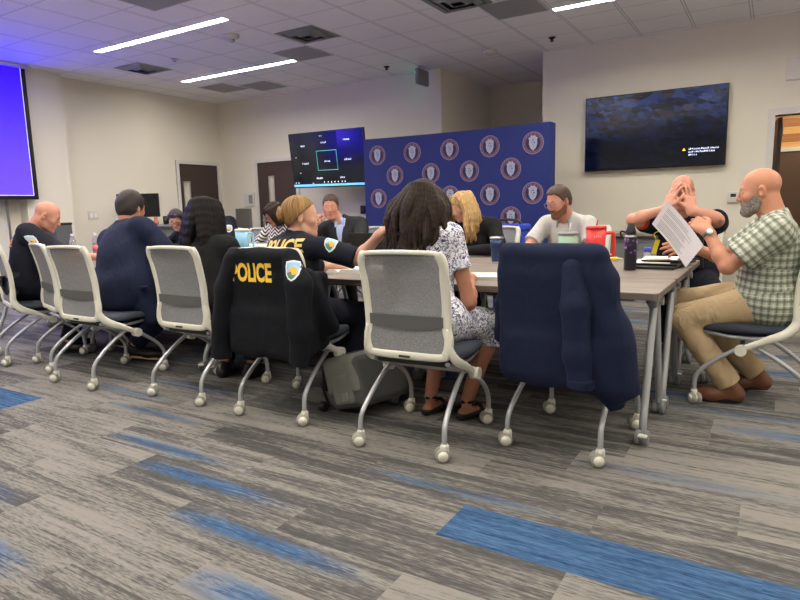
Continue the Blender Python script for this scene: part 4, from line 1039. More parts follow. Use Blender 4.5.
M['uniform'] = cloth('midnight_uniform_cloth',(23,26,38)); M['suit_navy'] = cloth('navy_suit_cloth',(27,34,58)); M['black_cloth'] = cloth('black_knit',(22,22,24)); M['jean'] = cloth('dark_jeans',(36,44,66))
M['khaki'] = cloth('khaki_cotton',(194,170,134),.2,.06,.9); M['vest'] = cloth('dark_vest_cloth',(30,32,36)); M['leather'] = mat('brown_leather',(106,64,40),.4,bump=.2,bscale=120,vary=.2); M['black_leather'] = mat('black_leather',(22,20,20),.4)
M['tan_sole'] = mat('tan_sole',(206,186,150),.7); M['gold'] = mat('gold_lettering',(240,200,70),.6); M['gold_dim'] = mat('gold_reflective_lettering',(226,196,110),.6)

def rotmat(fwd, pitch=0.0, roll=0.0):
    """columns right, forward, up; pitch>0 looks down, roll>0 tips to the right"""
    f = nrm(V(fwd[0],fwd[1],0)); r = V(f[1],-f[0],0); u = V(0,0,1)
    p = math.radians(pitch); f2 = f*math.cos(p)-u*math.sin(p); u2 = np.cross(r,f2)
    q = math.radians(roll); r3 = r*math.cos(q)-u2*math.sin(q); u3 = np.cross(r3,f2)
    return np.stack([r3,f2,u3],1)

def head_prims(S, hc, Mh, s=1.0, female=False):
    W = lambda x,y,z: hc+Mh @ (V(x,y,z)*s)
    jw = .047 if female else .053
    S.ell(W(0,-.014,.036), V(.073,.093,.083)*s, Mh, .02)
    S.ell(W(0,.024,-.022), V(jw+.008,.060,.074)*s, Mh, .03)
    S.ell(W(0,.034,-.062), V(jw-.006,.046,.048)*s, Mh, .025)
    S.ell(W(0,.068,-.099), V(.020,.019,.018)*s, Mh, .022)
    for x in (-1,1):
        S.ell(W(x*.040,.052,-.022), V(.022,.026,.022)*s, Mh, .018)
        S.cone(W(x*.054,-.004,-.055), W(x*.044,.012,-.08), .012*s, .014*s, .025); S.cone(W(x*.044,.012,-.08), W(x*.014,.066,-.102), .014*s, .014*s, .02)
    S.cone(W(-.036,.072,.024), W(.036,.072,.024), .0115*s, k=.012)
    for x in (-1,1): S.ell(W(x*.031,.094,.002), V(.0155,.020,.0115)*s, Mh, .008, op=-1)
    for x in (-1,1):
        S.cone(W(x*.044,.070,.006), W(x*.020,.077,.007), .0078*s, k=.004); S.cone(W(x*.043,.071,-.008), W(x*.021,.076,-.009), .0045*s, k=.004)
    S.cone(W(0,.080,.018), W(0,.101,-.026), .0075*s, .0095*s, .012); S.ell(W(0,.100,-.030), V(.011,.012,.009)*s, Mh, .006)
    for x in (-1,1): S.ell(W(x*.011,.092,-.033), V(.0075,.010,.007)*s, Mh, .005)
    S.ell(W(0,.070,-.062), V(.026,.018,.022)*s, Mh, .012)
    S.cone(W(-.014,.083,-.0585), W(.014,.083,-.0585), .0058*s, k=.008); S.cone(W(-.012,.082,-.0705), W(.012,.082,-.0705), .0065*s, k=.008)
    S.cone(W(-.020,.091,-.0645), W(.020,.091,-.0645), .0026*s, k=.004, op=-1)
    for x in (-1,1):
        Me = Mh @ np.array(Matrix.Rotation(x*-.4,3,'Z')) ; S.ell(W(x*.076,-.016,-.004), V(.008,.019,.032)*s, Me, .005)
        S.ell(W(x*.084,-.010,-.002), V(.006,.010,.018)*s, Me, .005, op=-1)

def face_tint(hc, Mh, s=1.0, lips=(.86,.62,.62), stubble=0.0, brow=None):
    def f(P):
        q = (P-hc) @ Mh / s; o = np.ones((len(P),3))
        near = np.linalg.norm(q,axis=1) < .16
        g = np.exp(-((q[:,0]/.024)**4+((q[:,2]+.066)/.011)**4))*(q[:,1] > .07)*near
        o *= 1-g[:,None]*(1-np.array(lips))
        ck = np.exp(-(((np.abs(q[:,0])-.04)/.02)**2+((q[:,2]+.03)/.02)**2))*(q[:,1]>.03)*near
        o *= 1-ck[:,None]*np.array((.0,.1,.1))
        if stubble:
            b = np.clip((-.045-q[:,2])/.03,0,1)*np.clip((q[:,1]+.02)/.05,0,1)*near
            o *= 1-b[:,None]*np.array((.42,.36,.3))*stubble
        return o
    return f

def hand_prims(S, w, fd, pn, thumb, curl=25, spread=.16, s=1.0, fs=None, tcurl=20):
    """w wrist, fd finger direction, pn back-of-hand normal, thumb = direction to the thumb side; curl degrees per joint (one number, or one per finger)"""
    fd = nrm(fd); pn = nrm(pn-fd*(np.dot(pn,fd))); lat = np.cross(pn, fd)
    if np.dot(lat, thumb) < 0: lat = -lat
    curls = curl if hasattr(curl,'__len__') else [curl]*4
    S.ell(w+fd*.045*s-pn*.002, V(.040,.052,.0145)*s, np.stack([lat,fd,pn],1), .012)
    S.cone(w-fd*.02*s, w+fd*.03*s, .025*s, .022*s, .02)
    lens = [(.043,.026,.020),(.047,.030,.021),(.043,.028,.020),(.034,.021,.018)]
    for i in range(4):
        off = (.030,.010,-.011,-.030)[i]*s; dirn = nrm(fd+lat*(1.5-i)*spread)
        a = w+fd*(.084,.089,.085,.076)[i]*s+lat*off
        S.cone(w+fd*.02*s+lat*off*.5, a, .013*s, .0108*s, .01)
        ang = 0; p = a; r0 = (.0098,.0102,.0098,.0088)[i]*s
        for j in range(3):
            ang += math.radians(curls[i]*(.8,1.1,.8)[j]); d = dirn*math.cos(ang)-pn*math.sin(ang)
            q = p+d*lens[i][j]*s; S.cone(p,q,r0*(1,.93,.87)[j],r0*(.93,.87,.78)[j],.0035); p = q
    b = w+fd*.022*s+lat*.024*s-pn*.004; d1 = nrm(lat*.8+fd*.75-pn*.25); c = b+d1*.042*s; S.cone(b,c,.015*s,.0115*s,.012)
    t = math.radians(tcurl); d2 = nrm(fd*.9+lat*(.45-.5*math.sin(t))-pn*(.2+.5*math.sin(t))); e = c+d2*.032*s; S.cone(c,e,.0112*s,.010*s,.006); S.cone(e,e+nrm(d2-lat*.25)*.025*s,.010*s,.008*s,.005)

class Person:
    def __init__(p, label, hip, neck, head, fwd, hfwd, hpitch=0, hroll=0, sw=.19, g=1.0, s=1.0, female=False, skin=SK, h=.006, group=None):
        p.hip=V(*hip); p.neck=V(*neck); p.hc=V(*head); p.sw=sw; p.g=g; p.s=s; p.female=female; p.h=h; p.skin=skin
        p.up=nrm(p.neck-p.hip); p.L=np.linalg.norm(p.neck-p.hip); f=V(fwd[0],fwd[1],0); p.rt=nrm(np.cross(f,p.up)); p.fw=np.cross(p.up,p.rt)
        p.Mt=np.stack([p.rt,p.fw,p.up],1); p.Mh=rotmat(hfwd,hpitch,hroll)
        p.root=thing('person',label,'person',(hip[0],hip[1],0),0,group); p.O=V(hip[0],hip[1],0)
        p.B=SDF(); p.shR=p.pt(sw,0,.90); p.shL=p.pt(-sw,0,.90)
        p.arms={}; p.legs={}; p.tint=face_tint(p.hc,p.Mh,s)
    def pt(p,a,b,c): return p.hip+p.rt*a+p.fw*b+p.up*c*p.L
    def W(p,x,y,z): return p.hc+p.Mh @ (V(x,y,z)*p.s)
    def torso(p, S, e=0.0, pelvis=True):
        g=p.g; q=p.sw/.19
        if pelvis: S.ell(p.pt(0,-.015,.04), V(.165*q*g,.125*g,.13)+e, p.Mt, .05)
        S.ell(p.pt(0,.01*g,.30), V((.138 if p.female else .150)*q*g,.112*g,.17)+e, p.Mt, .08)
        S.ell(p.pt(0,.0,.64), V(.155*q*(.5+.5*g),.112*(.4+.6*g),.165)+e, p.Mt, .07)
        S.cone(p.pt(-p.sw*.82,-.012,.88), p.pt(p.sw*.82,-.012,.88), .058+e, k=.06)
        for sx in (-1,1): S.cone(p.neck+p.up*.015, p.pt(sx*p.sw*.75,-.01,.92), .045+e*.8, .05+e, .03)
        if p.female:
            for sx in (-1,1): S.ell(p.pt(sx*.07,.085,.63), V(.062,.055,.062)+e*.6, p.Mt, .03)
    def arm(p, side, el, wr, sh=None):
        sh = (p.shR if side>0 else p.shL) if sh is None else V(*sh); p.arms[side]=(sh,V(*el),V(*wr))
    def leg(p, side, kn, an, toe):
        hp=p.pt(side*.085*p.sw/.19,.03,.02); p.legs[side]=(hp,V(*kn),V(*an),V(*toe))
    def hand(p, side, fd, pn, th, **k): hand_prims(p.B, p.arms[side][2], V(*fd), V(*pn), V(*th), s=(.93 if p.female else 1.04)*p.s, **k)
    def body(p, ear=True, neck_r=None):
        B=p.B; g=p.g; nr = neck_r or (.047 if p.female else .057)
        p.torso(B,-.004); head_prims(B,p.hc,p.Mh,p.s,p.female)
        B.cone(p.neck-p.up*.04, p.W(0,-.034,-.05), nr*1.1, nr*.96, .025)
        ar = .88 if p.female else 1.0
        for sd,(a,b,c) in p.arms.items():
            B.cone(a,a+(b-a)*.35,.052*ar,.050*ar*g**.5,.04); B.cone(a+(b-a)*.35,b,.050*ar*g**.5,.038*ar,.03)
            m=b+(c-b)*.3; B.cone(b,m,.038*ar,.041*ar,.03); B.cone(m,c,.041*ar,.026*ar,.025)
        for sd,(a,k,an,t) in p.legs.items():
            B.cone(a,k,.082*g**.5,.054,.05); m=k+(an-k)*.3; B.cone(k,m,.052,.055,.03); B.cone(m,an,.055,.034,.03)
            hl=an-nrm((t-an)*V(1,1,0))*.03; B.cone(V(hl[0],hl[1],.035)+V(0,0,max(0,an[2]-.1)),V(t[0],t[1],.03)+V(0,0,max(0,t[2]-.03)),.03,.024,.03)
        p.body_o = B.build('body',p.skin,p.root,p.h,p.O,tint=p.tint)
        for x in (-1,1):
            e=MB(); R_e=p.Mh; c=p.W(x*.0315,.0700,.001)-p.O; e.sphere(c,.0118*p.s,14,10,0); e.sphere(c+p.Mh@V(0,.0066*p.s,-.001),.0058*p.s,10,8,1); e.build('eye',[M['eye'],M['iris']],p.root)
    def brows(p, m):
        b=MB()
        for x in (-1,1): b.tube([p.W(x*.014,.0835,.021)-p.O,p.W(x*.03,.0815,.027)-p.O,p.W(x*.047,.070,.023)-p.O],[.0034,.0040,.002],8)
        b.build('eyebrows',m,p.root)
    def top(p, name, m, e=.013, sleeve='short', hem=0.05, frac=.62, sr=.062, collar=None, fold=.004, puv=False, drop=0, neckcut=.0, h=None, extra=None, seed=1, vneck=0.0):
        S=SDF(); p.torso(S,e)
        for sd,(a,b,c) in p.arms.items():
            r=sr*(.9 if p.female else 1)*(p.g**.5)
            if sleeve=='short': q=a+(b-a)*frac; S.cone(a,q,r,r*.98,.035,fb=1)
            elif sleeve=='long':
                S.cone(a,b,r,r*.80,.035); q=c-nrm(c-b)*.005; S.cone(b,q,r*.80,r*.58,.02,fb=1)
        if extra: extra(S)
        if neckcut is not None:
            ax=nrm(p.W(0,-.02,-.05)-p.neck); S.cone(p.neck+p.up*(.005+neckcut),p.neck+ax*.16+p.up*neckcut,.058 if not p.female else .052,.075,.012,op=-1)
        if vneck: S.cone(p.neck+p.fw*.07+p.up*.02,p.pt(0,.15,1-vneck),.05,.012,.01,op=-1)
        S.fold(fold,26,seed)
        if hem is not None:
            P0=p.pt(0,0,hem); S.cut(P0,-p.up)
        o=S.build(name,m,p.root,h or p.h,p.O,puv=puv); p.top_o=o
        if collar is not None:
            C_=SDF(); ax=nrm(p.W(0,-.02,-.05)-p.neck)
            C_.cone(p.neck-p.up*.015,p.neck+ax*.052,.078,.066,.01,fb=1,fa=1); C_.cone(p.neck-p.up*.04,p.neck+ax*.08,.064,.060,.004,op=-1)
            tip=p.neck+p.fw*.085-p.up*.0
            C_.cone(tip+p.up*.07,tip-p.up*.05,.012,.03,.01,op=-1)
            for sx in (-1,1): C_.cone(p.neck+p.fw*.05+p.rt*sx*.05+p.up*.035,p.neck+p.fw*.088+p.rt*sx*.052-p.up*.03,.013,.007,.012)
            C_.build('collar',collar,p.root,.005,p.O,puv=puv)
        return o
    def trousers(p, m, e=.012, r=1.0, fold=.004, cuff=.03, name='trousers', seed=2, h=None):
        S=SDF(); S.ell(p.pt(0,-.015,.05),V(.168*p.sw/.19*p.g,.128*p.g,.135)+e,p.Mt,.05)
        for sd,(a,k,an,t) in p.legs.items():
            S.cone(a,k,(.088+e)*p.g**.5*r,(.062+e)*r,.05); q=an-nrm(an-k)*cuff; S.cone(k,q,(.062+e)*r,(.054+e*.9)*r,.03,fb=1)
        S.fold(fold,24,seed); S.cut(p.pt(0,0,.30),p.up)
        return S.build(name,m,p.root,h or p.h,p.O)
    def shoes(p, m, sole=None):
        for sd,(a,k,an,t) in p.legs.items():
            d=nrm((t-an)*V(1,1,0)); lift=max(0,an[2]-.09); S=SDF(); heel=V(an[0],an[1],.04+lift)-d*.035; tt=V(t[0],t[1],.032+max(0,t[2]-.03))
            S.cone(heel,V(an[0],an[1],an[2]+.005),.040,.044,.03,fb=1); S.cone(heel,heel+(tt-heel)*.6,.042,.044,.03); S.cone(heel+(tt-heel)*.55,tt,.044,.034,.03)
            if lift<.005: S.cut((0,0,.012),(0,0,-1))
            o=S.build('shoe',m,p.root,.006,p.O)
            s2=MB(); q=np.cross(V(0,0,1),d); ol=[]
            for f_,w in ((-.045,.022),(-.05,0),(-.045,-.022),(.03,-.036),(.6,-.04),(.9,-.034),(1.06,0),(.9,.034),(.6,.04),(.03,.036)):
                L=np.linalg.norm((tt-heel)[:2]); b=heel+(tt-heel)*f_ if f_>0 else heel+d*f_*.6
                ol.append((b+q*w)-V(0,0,.0))
            bz=[max(.0015, b[2]-.040-.0) for b in ol]; n=len(ol)
            vs=[V(b[0],b[1],z) for b,z in zip(ol,bz)]+[V(b[0],b[1],z+.016) for b,z in zip(ol,bz)]
            s2.add([v-p.O for v in vs],[list(range(n))[::-1],list(range(n,2*n))]+[(i,(i+1)%n,n+(i+1)%n,n+i) for i in range(n)])
            s2.build('sole',sole or M['black_leather'],o)
    def cap_hair(p, m, front=.075, side=-.02, back=-.05, e=.010, fold=.003, temple=.02):
        """short hair: a shell on the cranium, cut along the hairline"""
        S=SDF(); S.ell(p.W(0,-.014,.038),(V(.074,.095,.084)+e)*p.s,p.Mh,.02); S.ell(p.W(0,-.05,-.01),(V(.066,.056,.07)+e*.8)*p.s,p.Mh,.03)
        hc,Mh,s=p.hc,p.Mh,p.s
        def line(P,d):
            q=(P-hc)@Mh/s; y=q[:,1]; wob=.004*np.sin(q[:,0]*150)+.003*np.sin(q[:,0]*310+1)
            # from the brow back: forehead line, recess at the temple, sideburn in front of the ear, over the ear, nape
            lim=np.interp(y,[-.12,-.06,-.032,-.026,.006,.012,.030,.050,.075,.10],[back,back,back*.6,.012,.012,side-.005,side+.03,front-.012,front,front-.002])
            return np.maximum(d,(lim+wob-q[:,2])*.6)
            return np.maximum(d,(lim-q[:,2])*.6)
        S.fold(fold,60,4); S.post.append(line)
        return S.build('hair',m,p.root,.005,p.O)
    def beard(p, m, e=.006, full=True):
        S=SDF(); s=p.s
        S.ell(p.W(0,.024,-.022),(V(.061,.060,.074)+e)*s,p.Mh,.03); S.ell(p.W(0,.034,-.062),(V(.047,.046,.048)+e)*s,p.Mh,.025); S.ell(p.W(0,.070,-.100),(V(.020,.019,.018)+e*1.7)*s,p.Mh,.03); S.ell(p.W(0,.072,-.058),(V(.027,.019,.022)+e*.5)*s,p.Mh,.012)
        for x in (-1,1): S.cone(p.W(x*.056,-.004,-.05),p.W(x*.044,.012,-.08),(.012+e)*s,(.014+e)*s,.02); S.cone(p.W(x*.044,.012,-.08),p.W(x*.014,.066,-.102),(.014+e)*s,(.015+e*1.4)*s,.02)
        S.ell(p.W(0,.098,-.0655),V(.020,.014,.0075)*s,p.Mh,.004,op=-1)
        hc,Mh=p.hc,p.Mh
        def line(P,d):
            q=(P-hc)@Mh/s; top=np.where(np.abs(q[:,0])>.05,-.005,-.04-.0*q[:,0]); top=np.where((np.abs(q[:,0])<.03),-.043,top)
            top=np.where(np.abs(q[:,0])>=.03,-.055+(np.clip((.07-q[:,1])/.06,0,1))*.055,top)
            return np.maximum(np.maximum(d,(q[:,2]-top)*.7),(-.012-q[:,1])*.7)
        S.fold(.003,90,6); S.post.append(line); return S.build('beard',m,p.root,.005,p.O)
    def glasses(p, m, w=.024, hh=.018, y=.097, z=.0):
        b=MB()
        for x in (-1,1):
            b.tube(crom([p.W(x*.031+w*math.cos(a)*.98,y,z+hh*math.copysign(abs(math.sin(a))**.7,math.sin(a)))-p.O for a in [2*PI*k/12 for k in range(12)]],2,True),.0022,6,closed=True)
            b.tube([p.W(x*.056,y,.008)-p.O,p.W(x*.07,y-.03,.008)-p.O,p.W(x*.079,-.005,.010)-p.O,p.W(x*.078,-.03,-.006)-p.O],.002,6)
        b.tube([p.W(-.006,y,.004)-p.O,p.W(0,y+.004,.007)-p.O,p.W(.006,y,.004)-p.O],.002,6); return b.build('glasses',m,p.root)
    def locks(p, m, chains, cap=None, name='hair', fold=.0, k=.012, h=.006, e=.014):
        S=SDF(); S.ell(p.W(0,-.016,.038),(V(.074,.095,.084)+e)*p.s,p.Mh,.02); S.ell(p.W(0,-.055,-.015),(V(.066,.05,.075)+e)*p.s,p.Mh,.03)
        hc,Mh,s=p.hc,p.Mh,p.s
        if cap is not None:
            S.ell(p.W(0,.10,-.05),V(.056,.07,.105)*s,p.Mh,.012,op=-1)
        for pts,rs in chains: S.chain(pts,rs,k)
        if fold: S.fold(fold,70,3)
        return S.build(name,m,p.root,h,p.O,puv=True)

def patch(p, origin, right, up, target, parent, sc=1.0, name='shoulder_patch'):
    """shield-shaped sleeve patch: white and pale blue shield with a golden disc over green"""
    mats=[mat('patch_white',(226,232,238),.7) if 'pw' not in M else M['pw'],M['pb'],M['pg'],M['pgr'],M['pk']]
    sh=lambda k:[(a*k*sc,b*k*sc) for a,b in ((-.036,.046),(0,.052),(.036,.046),(.040,.02),(.036,-.02),(.02,-.042),(0,-.054),(-.02,-.042),(-.036,-.02),(-.040,.02))]
    disc=lambda r,cx,cy:[(cx*sc+r*sc*math.cos(2*PI*k/18),cy*sc+r*sc*math.sin(2*PI*k/18)) for k in range(18)]
    shapes=[(*poly2d(sh(1.0)),4,0),(*poly2d(sh(.94)),0,.5),(*poly2d(sh(.80)),1,1.0),(*poly2d(disc(.024,.003,-.006)),2,1.6),(*poly2d([(a*sc,b*sc) for a,b in ((-.026,-.012),(-.006,-.004),(.004,-.022),(.02,-.018),(.012,-.034),(0,-.042),(-.016,-.034))]),3,2.2)]
    return decal(shapes,origin,right,up,target,name,mats,parent,off=p.O,cutlen=.012,lift=.0022)
M['pw']=mat('patch_white',(228,234,240),.7); M['pb']=mat('patch_pale_blue',(150,190,226),.7); M['pg']=mat('patch_gold',(222,168,64),.7); M['pgr']=mat('patch_green',(74,116,88),.7); M['pk']=mat('patch_black_edge',(30,30,36),.7)
def lettering(p, body, size, origin, right, up, target, parent, m, name='lettering', bold=.012, off=None):
    vs,fs=text_mesh(body,size,bold*size/.1*.1 if False else bold)
    return decal([(vs,fs,0,0)],origin,right,up,target,name,m,parent,off=p.O if off is None else off,cutlen=.012,lift=.007)
def wave(a, b, n, amp, ph, r0, r1, side=None, bulge=None):
    """a wavy lock from a to b"""
    a=V(*a); b=V(*b); d=b-a; x=nrm(np.cross(d,V(.3,.9,.1))); y=nrm(np.cross(d,x)); pts=[]; rs=[]
    for i in range(n+1):
        t=i/n; w=amp*math.sin(ph+t*9)*t; w2=amp*math.cos(ph*1.7+t*7.5)*t; q=a+d*t+x*w+y*w2
        if bulge is not None: q=q+V(*bulge)*math.sin(PI*t)
        pts.append(q); rs.append(r0+(r1-r0)*t**1.5)
    return pts,rs
def wristwatch(p, side, m_strap, m_face, back, sc=1.0, r=.031):
    a,b,c=p.arms[side]; d=nrm(c-b); q=c-d*.022; x=nrm(V(*back)-d*np.dot(V(*back),d)); y=np.cross(d,x)
    w=MB(); w.lathe([(r,-.011),(r+.003,-.011),(r+.003,.011),(r,.011)],q-p.O,20,0,ax=[x,y,d]); o=w.build('watch_strap',m_strap,p.root)
    f=MB(); f.lathe([(.001,0),(.021*sc,0),(.021*sc,.009),(.017*sc,.011),(0,.0112)],q+x*(r-.001)-p.O,20,0,ax=[y,d,x]); f.lathe([(.001,.0113),(.015*sc,.0113),(.015*sc,.0119),(.001,.0119)],q+x*(r-.001)-p.O,20,1,ax=[y,d,x]); f.build('watch_case',[m_face,M['hub_white']],o)
HB = hair_mat('wavy_dark_brown_hair',(13,10,9),(64,49,40)); HK = hair_mat('straight_black_hair',(12,9,9),(36,27,25)); HY = hair_mat('wavy_blonde_hair',(140,102,60),(226,194,138)); HBL = hair_mat('tied_blonde_hair',(104,74,44),(190,152,100),320)
HS = short_hair_mat('short_brown_hair',(50,37,30),(98,74,58)); HD = short_hair_mat('short_dark_hair',(24,18,16),(54,42,36)); HGB = short_hair_mat('grey_beard_hair',(96,84,74),(168,158,146)); HBR = short_hair_mat('brown_beard_hair',(84,54,38),(142,96,68)); HDK = hair_mat('dark_bob_hair',(26,20,18),(66,50,42))
M['brow_dark'] = mat('dark_eyebrow',(62,46,38),.8); M['brow_fair'] = mat('fair_eyebrow',(150,112,78),.8)
def seat_legs(p, kx=(.11,.11), kf=.40, kz=.50, af=.36, az=.09, tf=.17, spread=0.0):
    """thighs forward, shins down"""
    f=nrm(V(p.fw[0],p.fw[1],0)); r=V(f[1],-f[0],0)
    for sd in (-1,1):
        b=p.hip+r*sd*kx[0 if sd<0 else 1]; p.leg(sd,(b+f*kf)*V(1,1,0)+V(0,0,kz),(b+f*af+r*sd*spread)*V(1,1,0)+V(0,0,az),(b+f*(af+tf)+r*sd*(spread+.02))*V(1,1,0)+V(0,0,.03))

# --- 1 woman in the floral dress, back to us --------------------------------------------------
p=Person('person with long wavy dark hair in a white and navy floral dress',(-1.475,2.70,.56),(-1.565,2.80,1.03),(-1.585,2.85,1.17),(-.1,1),(-.05,1),14,0,.162,.94,.97,True,SK4,.006)
p.arm(1,(-1.315,2.82,.665),(-1.40,3.03,.765)); p.arm(-1,(-1.86,2.92,.69),(-1.66,3.10,.775))
p.leg(1,(-1.31,3.10,.50),(-1.385,2.93,.10),(-1.335,3.06,.03)); p.leg(-1,(-1.62,3.12,.50),(-1.60,2.91,.10),(-1.58,3.05,.03))
p.hand(1,(-.5,.85,0),(0,0,1),(-1,0,0),curl=20); p.hand(-1,(.5,.85,0),(0,0,1),(1,0,0),curl=20); p.body(); p.brows(M['brow_dark'])
p.top('dress_bodice',floral_mat(),.012,'short',-.05,.50,.066,None,.004)
S=SDF(); S.ell(p.pt(0,-.015,.05),V(.175,.135,.135),p.Mt,.05)
for sd,(a,k,an,t) in p.legs.items():
    S.cone(a,k,.108,.082,.06); S.cone(k,k+V(.02*sd,-.03,-.20),.085,.09,.04,fb=1)
S.cone(p.legs[1][1],p.legs[1][1]+V(.07,-.04,-.16),.06,.075,.05,fb=1); S.cone(p.legs[1][1],p.legs[-1][1],.075,.075,.06); S.fold(.010,34,8); S.cut(p.pt(0,0,.28),p.up); S.cut((0,0,.40),(0,0,-1))
for _ in (0,): S.build('skirt',p.top_o.data.materials[0],p.root,.006,p.O)
for sd,(a,k,an,t) in p.legs.items():   # wedge sandals
    d=nrm((t-an)*V(1,1,0)); q=np.cross(V(0,0,1),d); S=SDF(); hl=V(an[0],an[1],.0)-d*.04
    S.cone(hl+V(0,0,.03),hl+d*.10+V(0,0,.022),.034,.034,.02); S.cone(hl+d*.10+V(0,0,.018),V(t[0],t[1],.016),.034,.036,.02); S.cut((0,0,.04),(0,0,1)); S.cut((0,0,.004),(0,0,-1))
    o=S.build('shoe',M['black_leather'],p.root,.006,p.O)
    st=MB(); st.tube([an-d*.035+q*.0-p.O,an+q*.042+d*.0-p.O,an+d*.045-p.O,an-q*.042-p.O],.009,8,closed=True); c=V(t[0],t[1],.055)-d*.05; st.tube(crom([c+q*.045-V(0,0,.03)-p.O,c+V(0,0,.012)-p.O,c-q*.045-V(0,0,.03)-p.O],5),.011,8); st.build('strap',M['black_leather'],o)
rg=random.Random(21); ch=[]; cx=p.hc[0]-.008
for layer,n in ((1.0,30),(.8,18)):
    for i in range(n):
        th=math.radians(-128+256*i/(n-1)); sn,cs=math.sin(th),math.cos(th); a=p.W(.070*sn*layer,-.02-.088*cs*layer,.075)
        e=V(cx+.135*sn*layer+rg.uniform(-.02,.02),p.hc[1]-.10-.115*max(cs,-.2)-(1-layer)*.05+rg.uniform(-.012,.012),.875+rg.uniform(-.03,.06)+.06*abs(sn)**3)
        ch.append(wave(a,e,12,.019,rg.uniform(0,6),.023,.009,bulge=(.062*sn,-.02*cs,.015)))
p.locks(HB,ch,None,fold=.003,k=.005,e=.014,h=.0055)
FLORAL=p

# --- 2 blonde officer with her hair in a bun, arm stretched to the right ----------------------
p=Person('blonde police officer with a hair bun, one arm stretched towards the floral dress',(-2.40,2.73,.56),(-2.415,2.765,.985),(-2.378,2.80,1.115),(.30,.95),(.72,.69),2,0,.185,1.0,.98,True,SK,.0055)
p.arm(1,(-1.985,2.80,.875),(-1.80,2.74,1.015),sh=(-2.20,2.735,.945)); p.arm(-1,(-2.66,2.98,.76),(-2.45,3.20,.79)); seat_legs(p,kf=.42,kz=.5,af=.30)
p.hand(1,(.75,-.1,.6),(-.4,-.5,.5),(.1,.5,.6),curl=14); p.hand(-1,(.3,.9,0),(0,0,1),(1,0,0),curl=25); p.body(); p.brows(M['brow_fair'])
p.top('uniform_shirt',M['uniform'],.012,'short',.0,.93,.072,M['uniform'],.004); shirt=p.top_o
S=SDF(); S.ell(p.pt(0,.01,.30),V(.140,.115,.17)+.030,p.Mt,.06); S.ell(p.pt(0,0,.62),V(.150,.112,.165)+.030,p.Mt,.06); S.cone(p.pt(-.10,-.012,.86),p.pt(.10,-.012,.86),.06+.024,k=.05)
S.cone(p.neck-p.up*.02,p.neck+p.up*.15,.072,.09,.01,op=-1)
for sd in (-1,1): a=p.arms[sd][0]; S.cone(a+p.rt*sd*.0,a+p.rt*sd*.2-p.up*.05,.085,.12,.015,op=-1)
S.fold(.003,22,3); S.cut(p.pt(0,0,.06),-p.up); vest=S.build('vest',M['vest'],p.root,.006,p.O)
bv=bvh_world([vest,shirt],p.O); lettering(p,'POLICE',.105,V(-2.455,2.56,.955),p.rt,p.up,bv,vest,M['gold_dim'],bold=.004)
patch(p,p.arms[1][0]+(p.arms[1][1]-p.arms[1][0])*.42+V(0,-.05,.05),nrm(p.arms[1][1]-p.arms[1][0])*.35+V(.6,0,0),(-.1,.55,.6),bvh_world([shirt],p.O),shirt,.95)
p.trousers(M['uniform'],.012); p.shoes(M['black_leather'])
bl=MB(); bl.rbox(-.19,.19,-.15,.15,-.03,.03,.02); o=SDF(); o.ell(p.pt(0,-.01,.10),V(.185,.15,.04),p.Mt,.02); o.build('duty_belt',M['black_leather'],p.root,.006,p.O)
hb=MB(); c=p.pt(.185,-.02,.02)-p.O; hb.obox(c,p.Mt.T,(.03,.045,.09)); hb.obox(c+V(.02,.08,.04),p.Mt.T,(.02,.03,.05)); hb.obox(c+V(.03,-.03,.06),p.Mt.T,(.012,.02,.03)); hb.build('holster',M['dark_plastic'],p.root)
S=SDF(); S.ell(p.W(0,-.018,.037),(V(.073,.093,.083)+.0055)*p.s,p.Mh,.02); S.ell(p.W(0,-.035,.035),(V(.073,.085,.083)+.010)*p.s,p.Mh,.02); S.ell(p.W(0,-.06,-.02),V(.06,.042,.055),p.Mh,.03); hc,Mh=p.hc,p.Mh
def hl(P,d):
    q=(P-hc)@Mh; lim=np.interp(q[:,1],[-.08,-.03,.0,.03,.06,.09],[-.06,.0,.03,.052,.076,.082])+.002*np.sin(q[:,0]*200); return np.maximum(d,(lim-q[:,2])*.6)
S.fold(.0012,120,3); S.post.append(hl); S.build('hair',HBL,p.root,.005,p.O,puv=True)
S=SDF(); bc=p.W(0,-.128,.018); ring=[bc+p.Mh@V(.028*math.cos(a),0,.028*math.sin(a)) for a in [2*PI*k/10 for k in range(11)]]; S.chain(ring,[.019]*11,.006); S.ell(bc+p.Mh@V(0,-.005,0),V(.028,.022,.028),p.Mh,.01); S.fold(.002,110,9); S.build('hair_bun',HBL,p.root,.0045,p.O,puv=True)

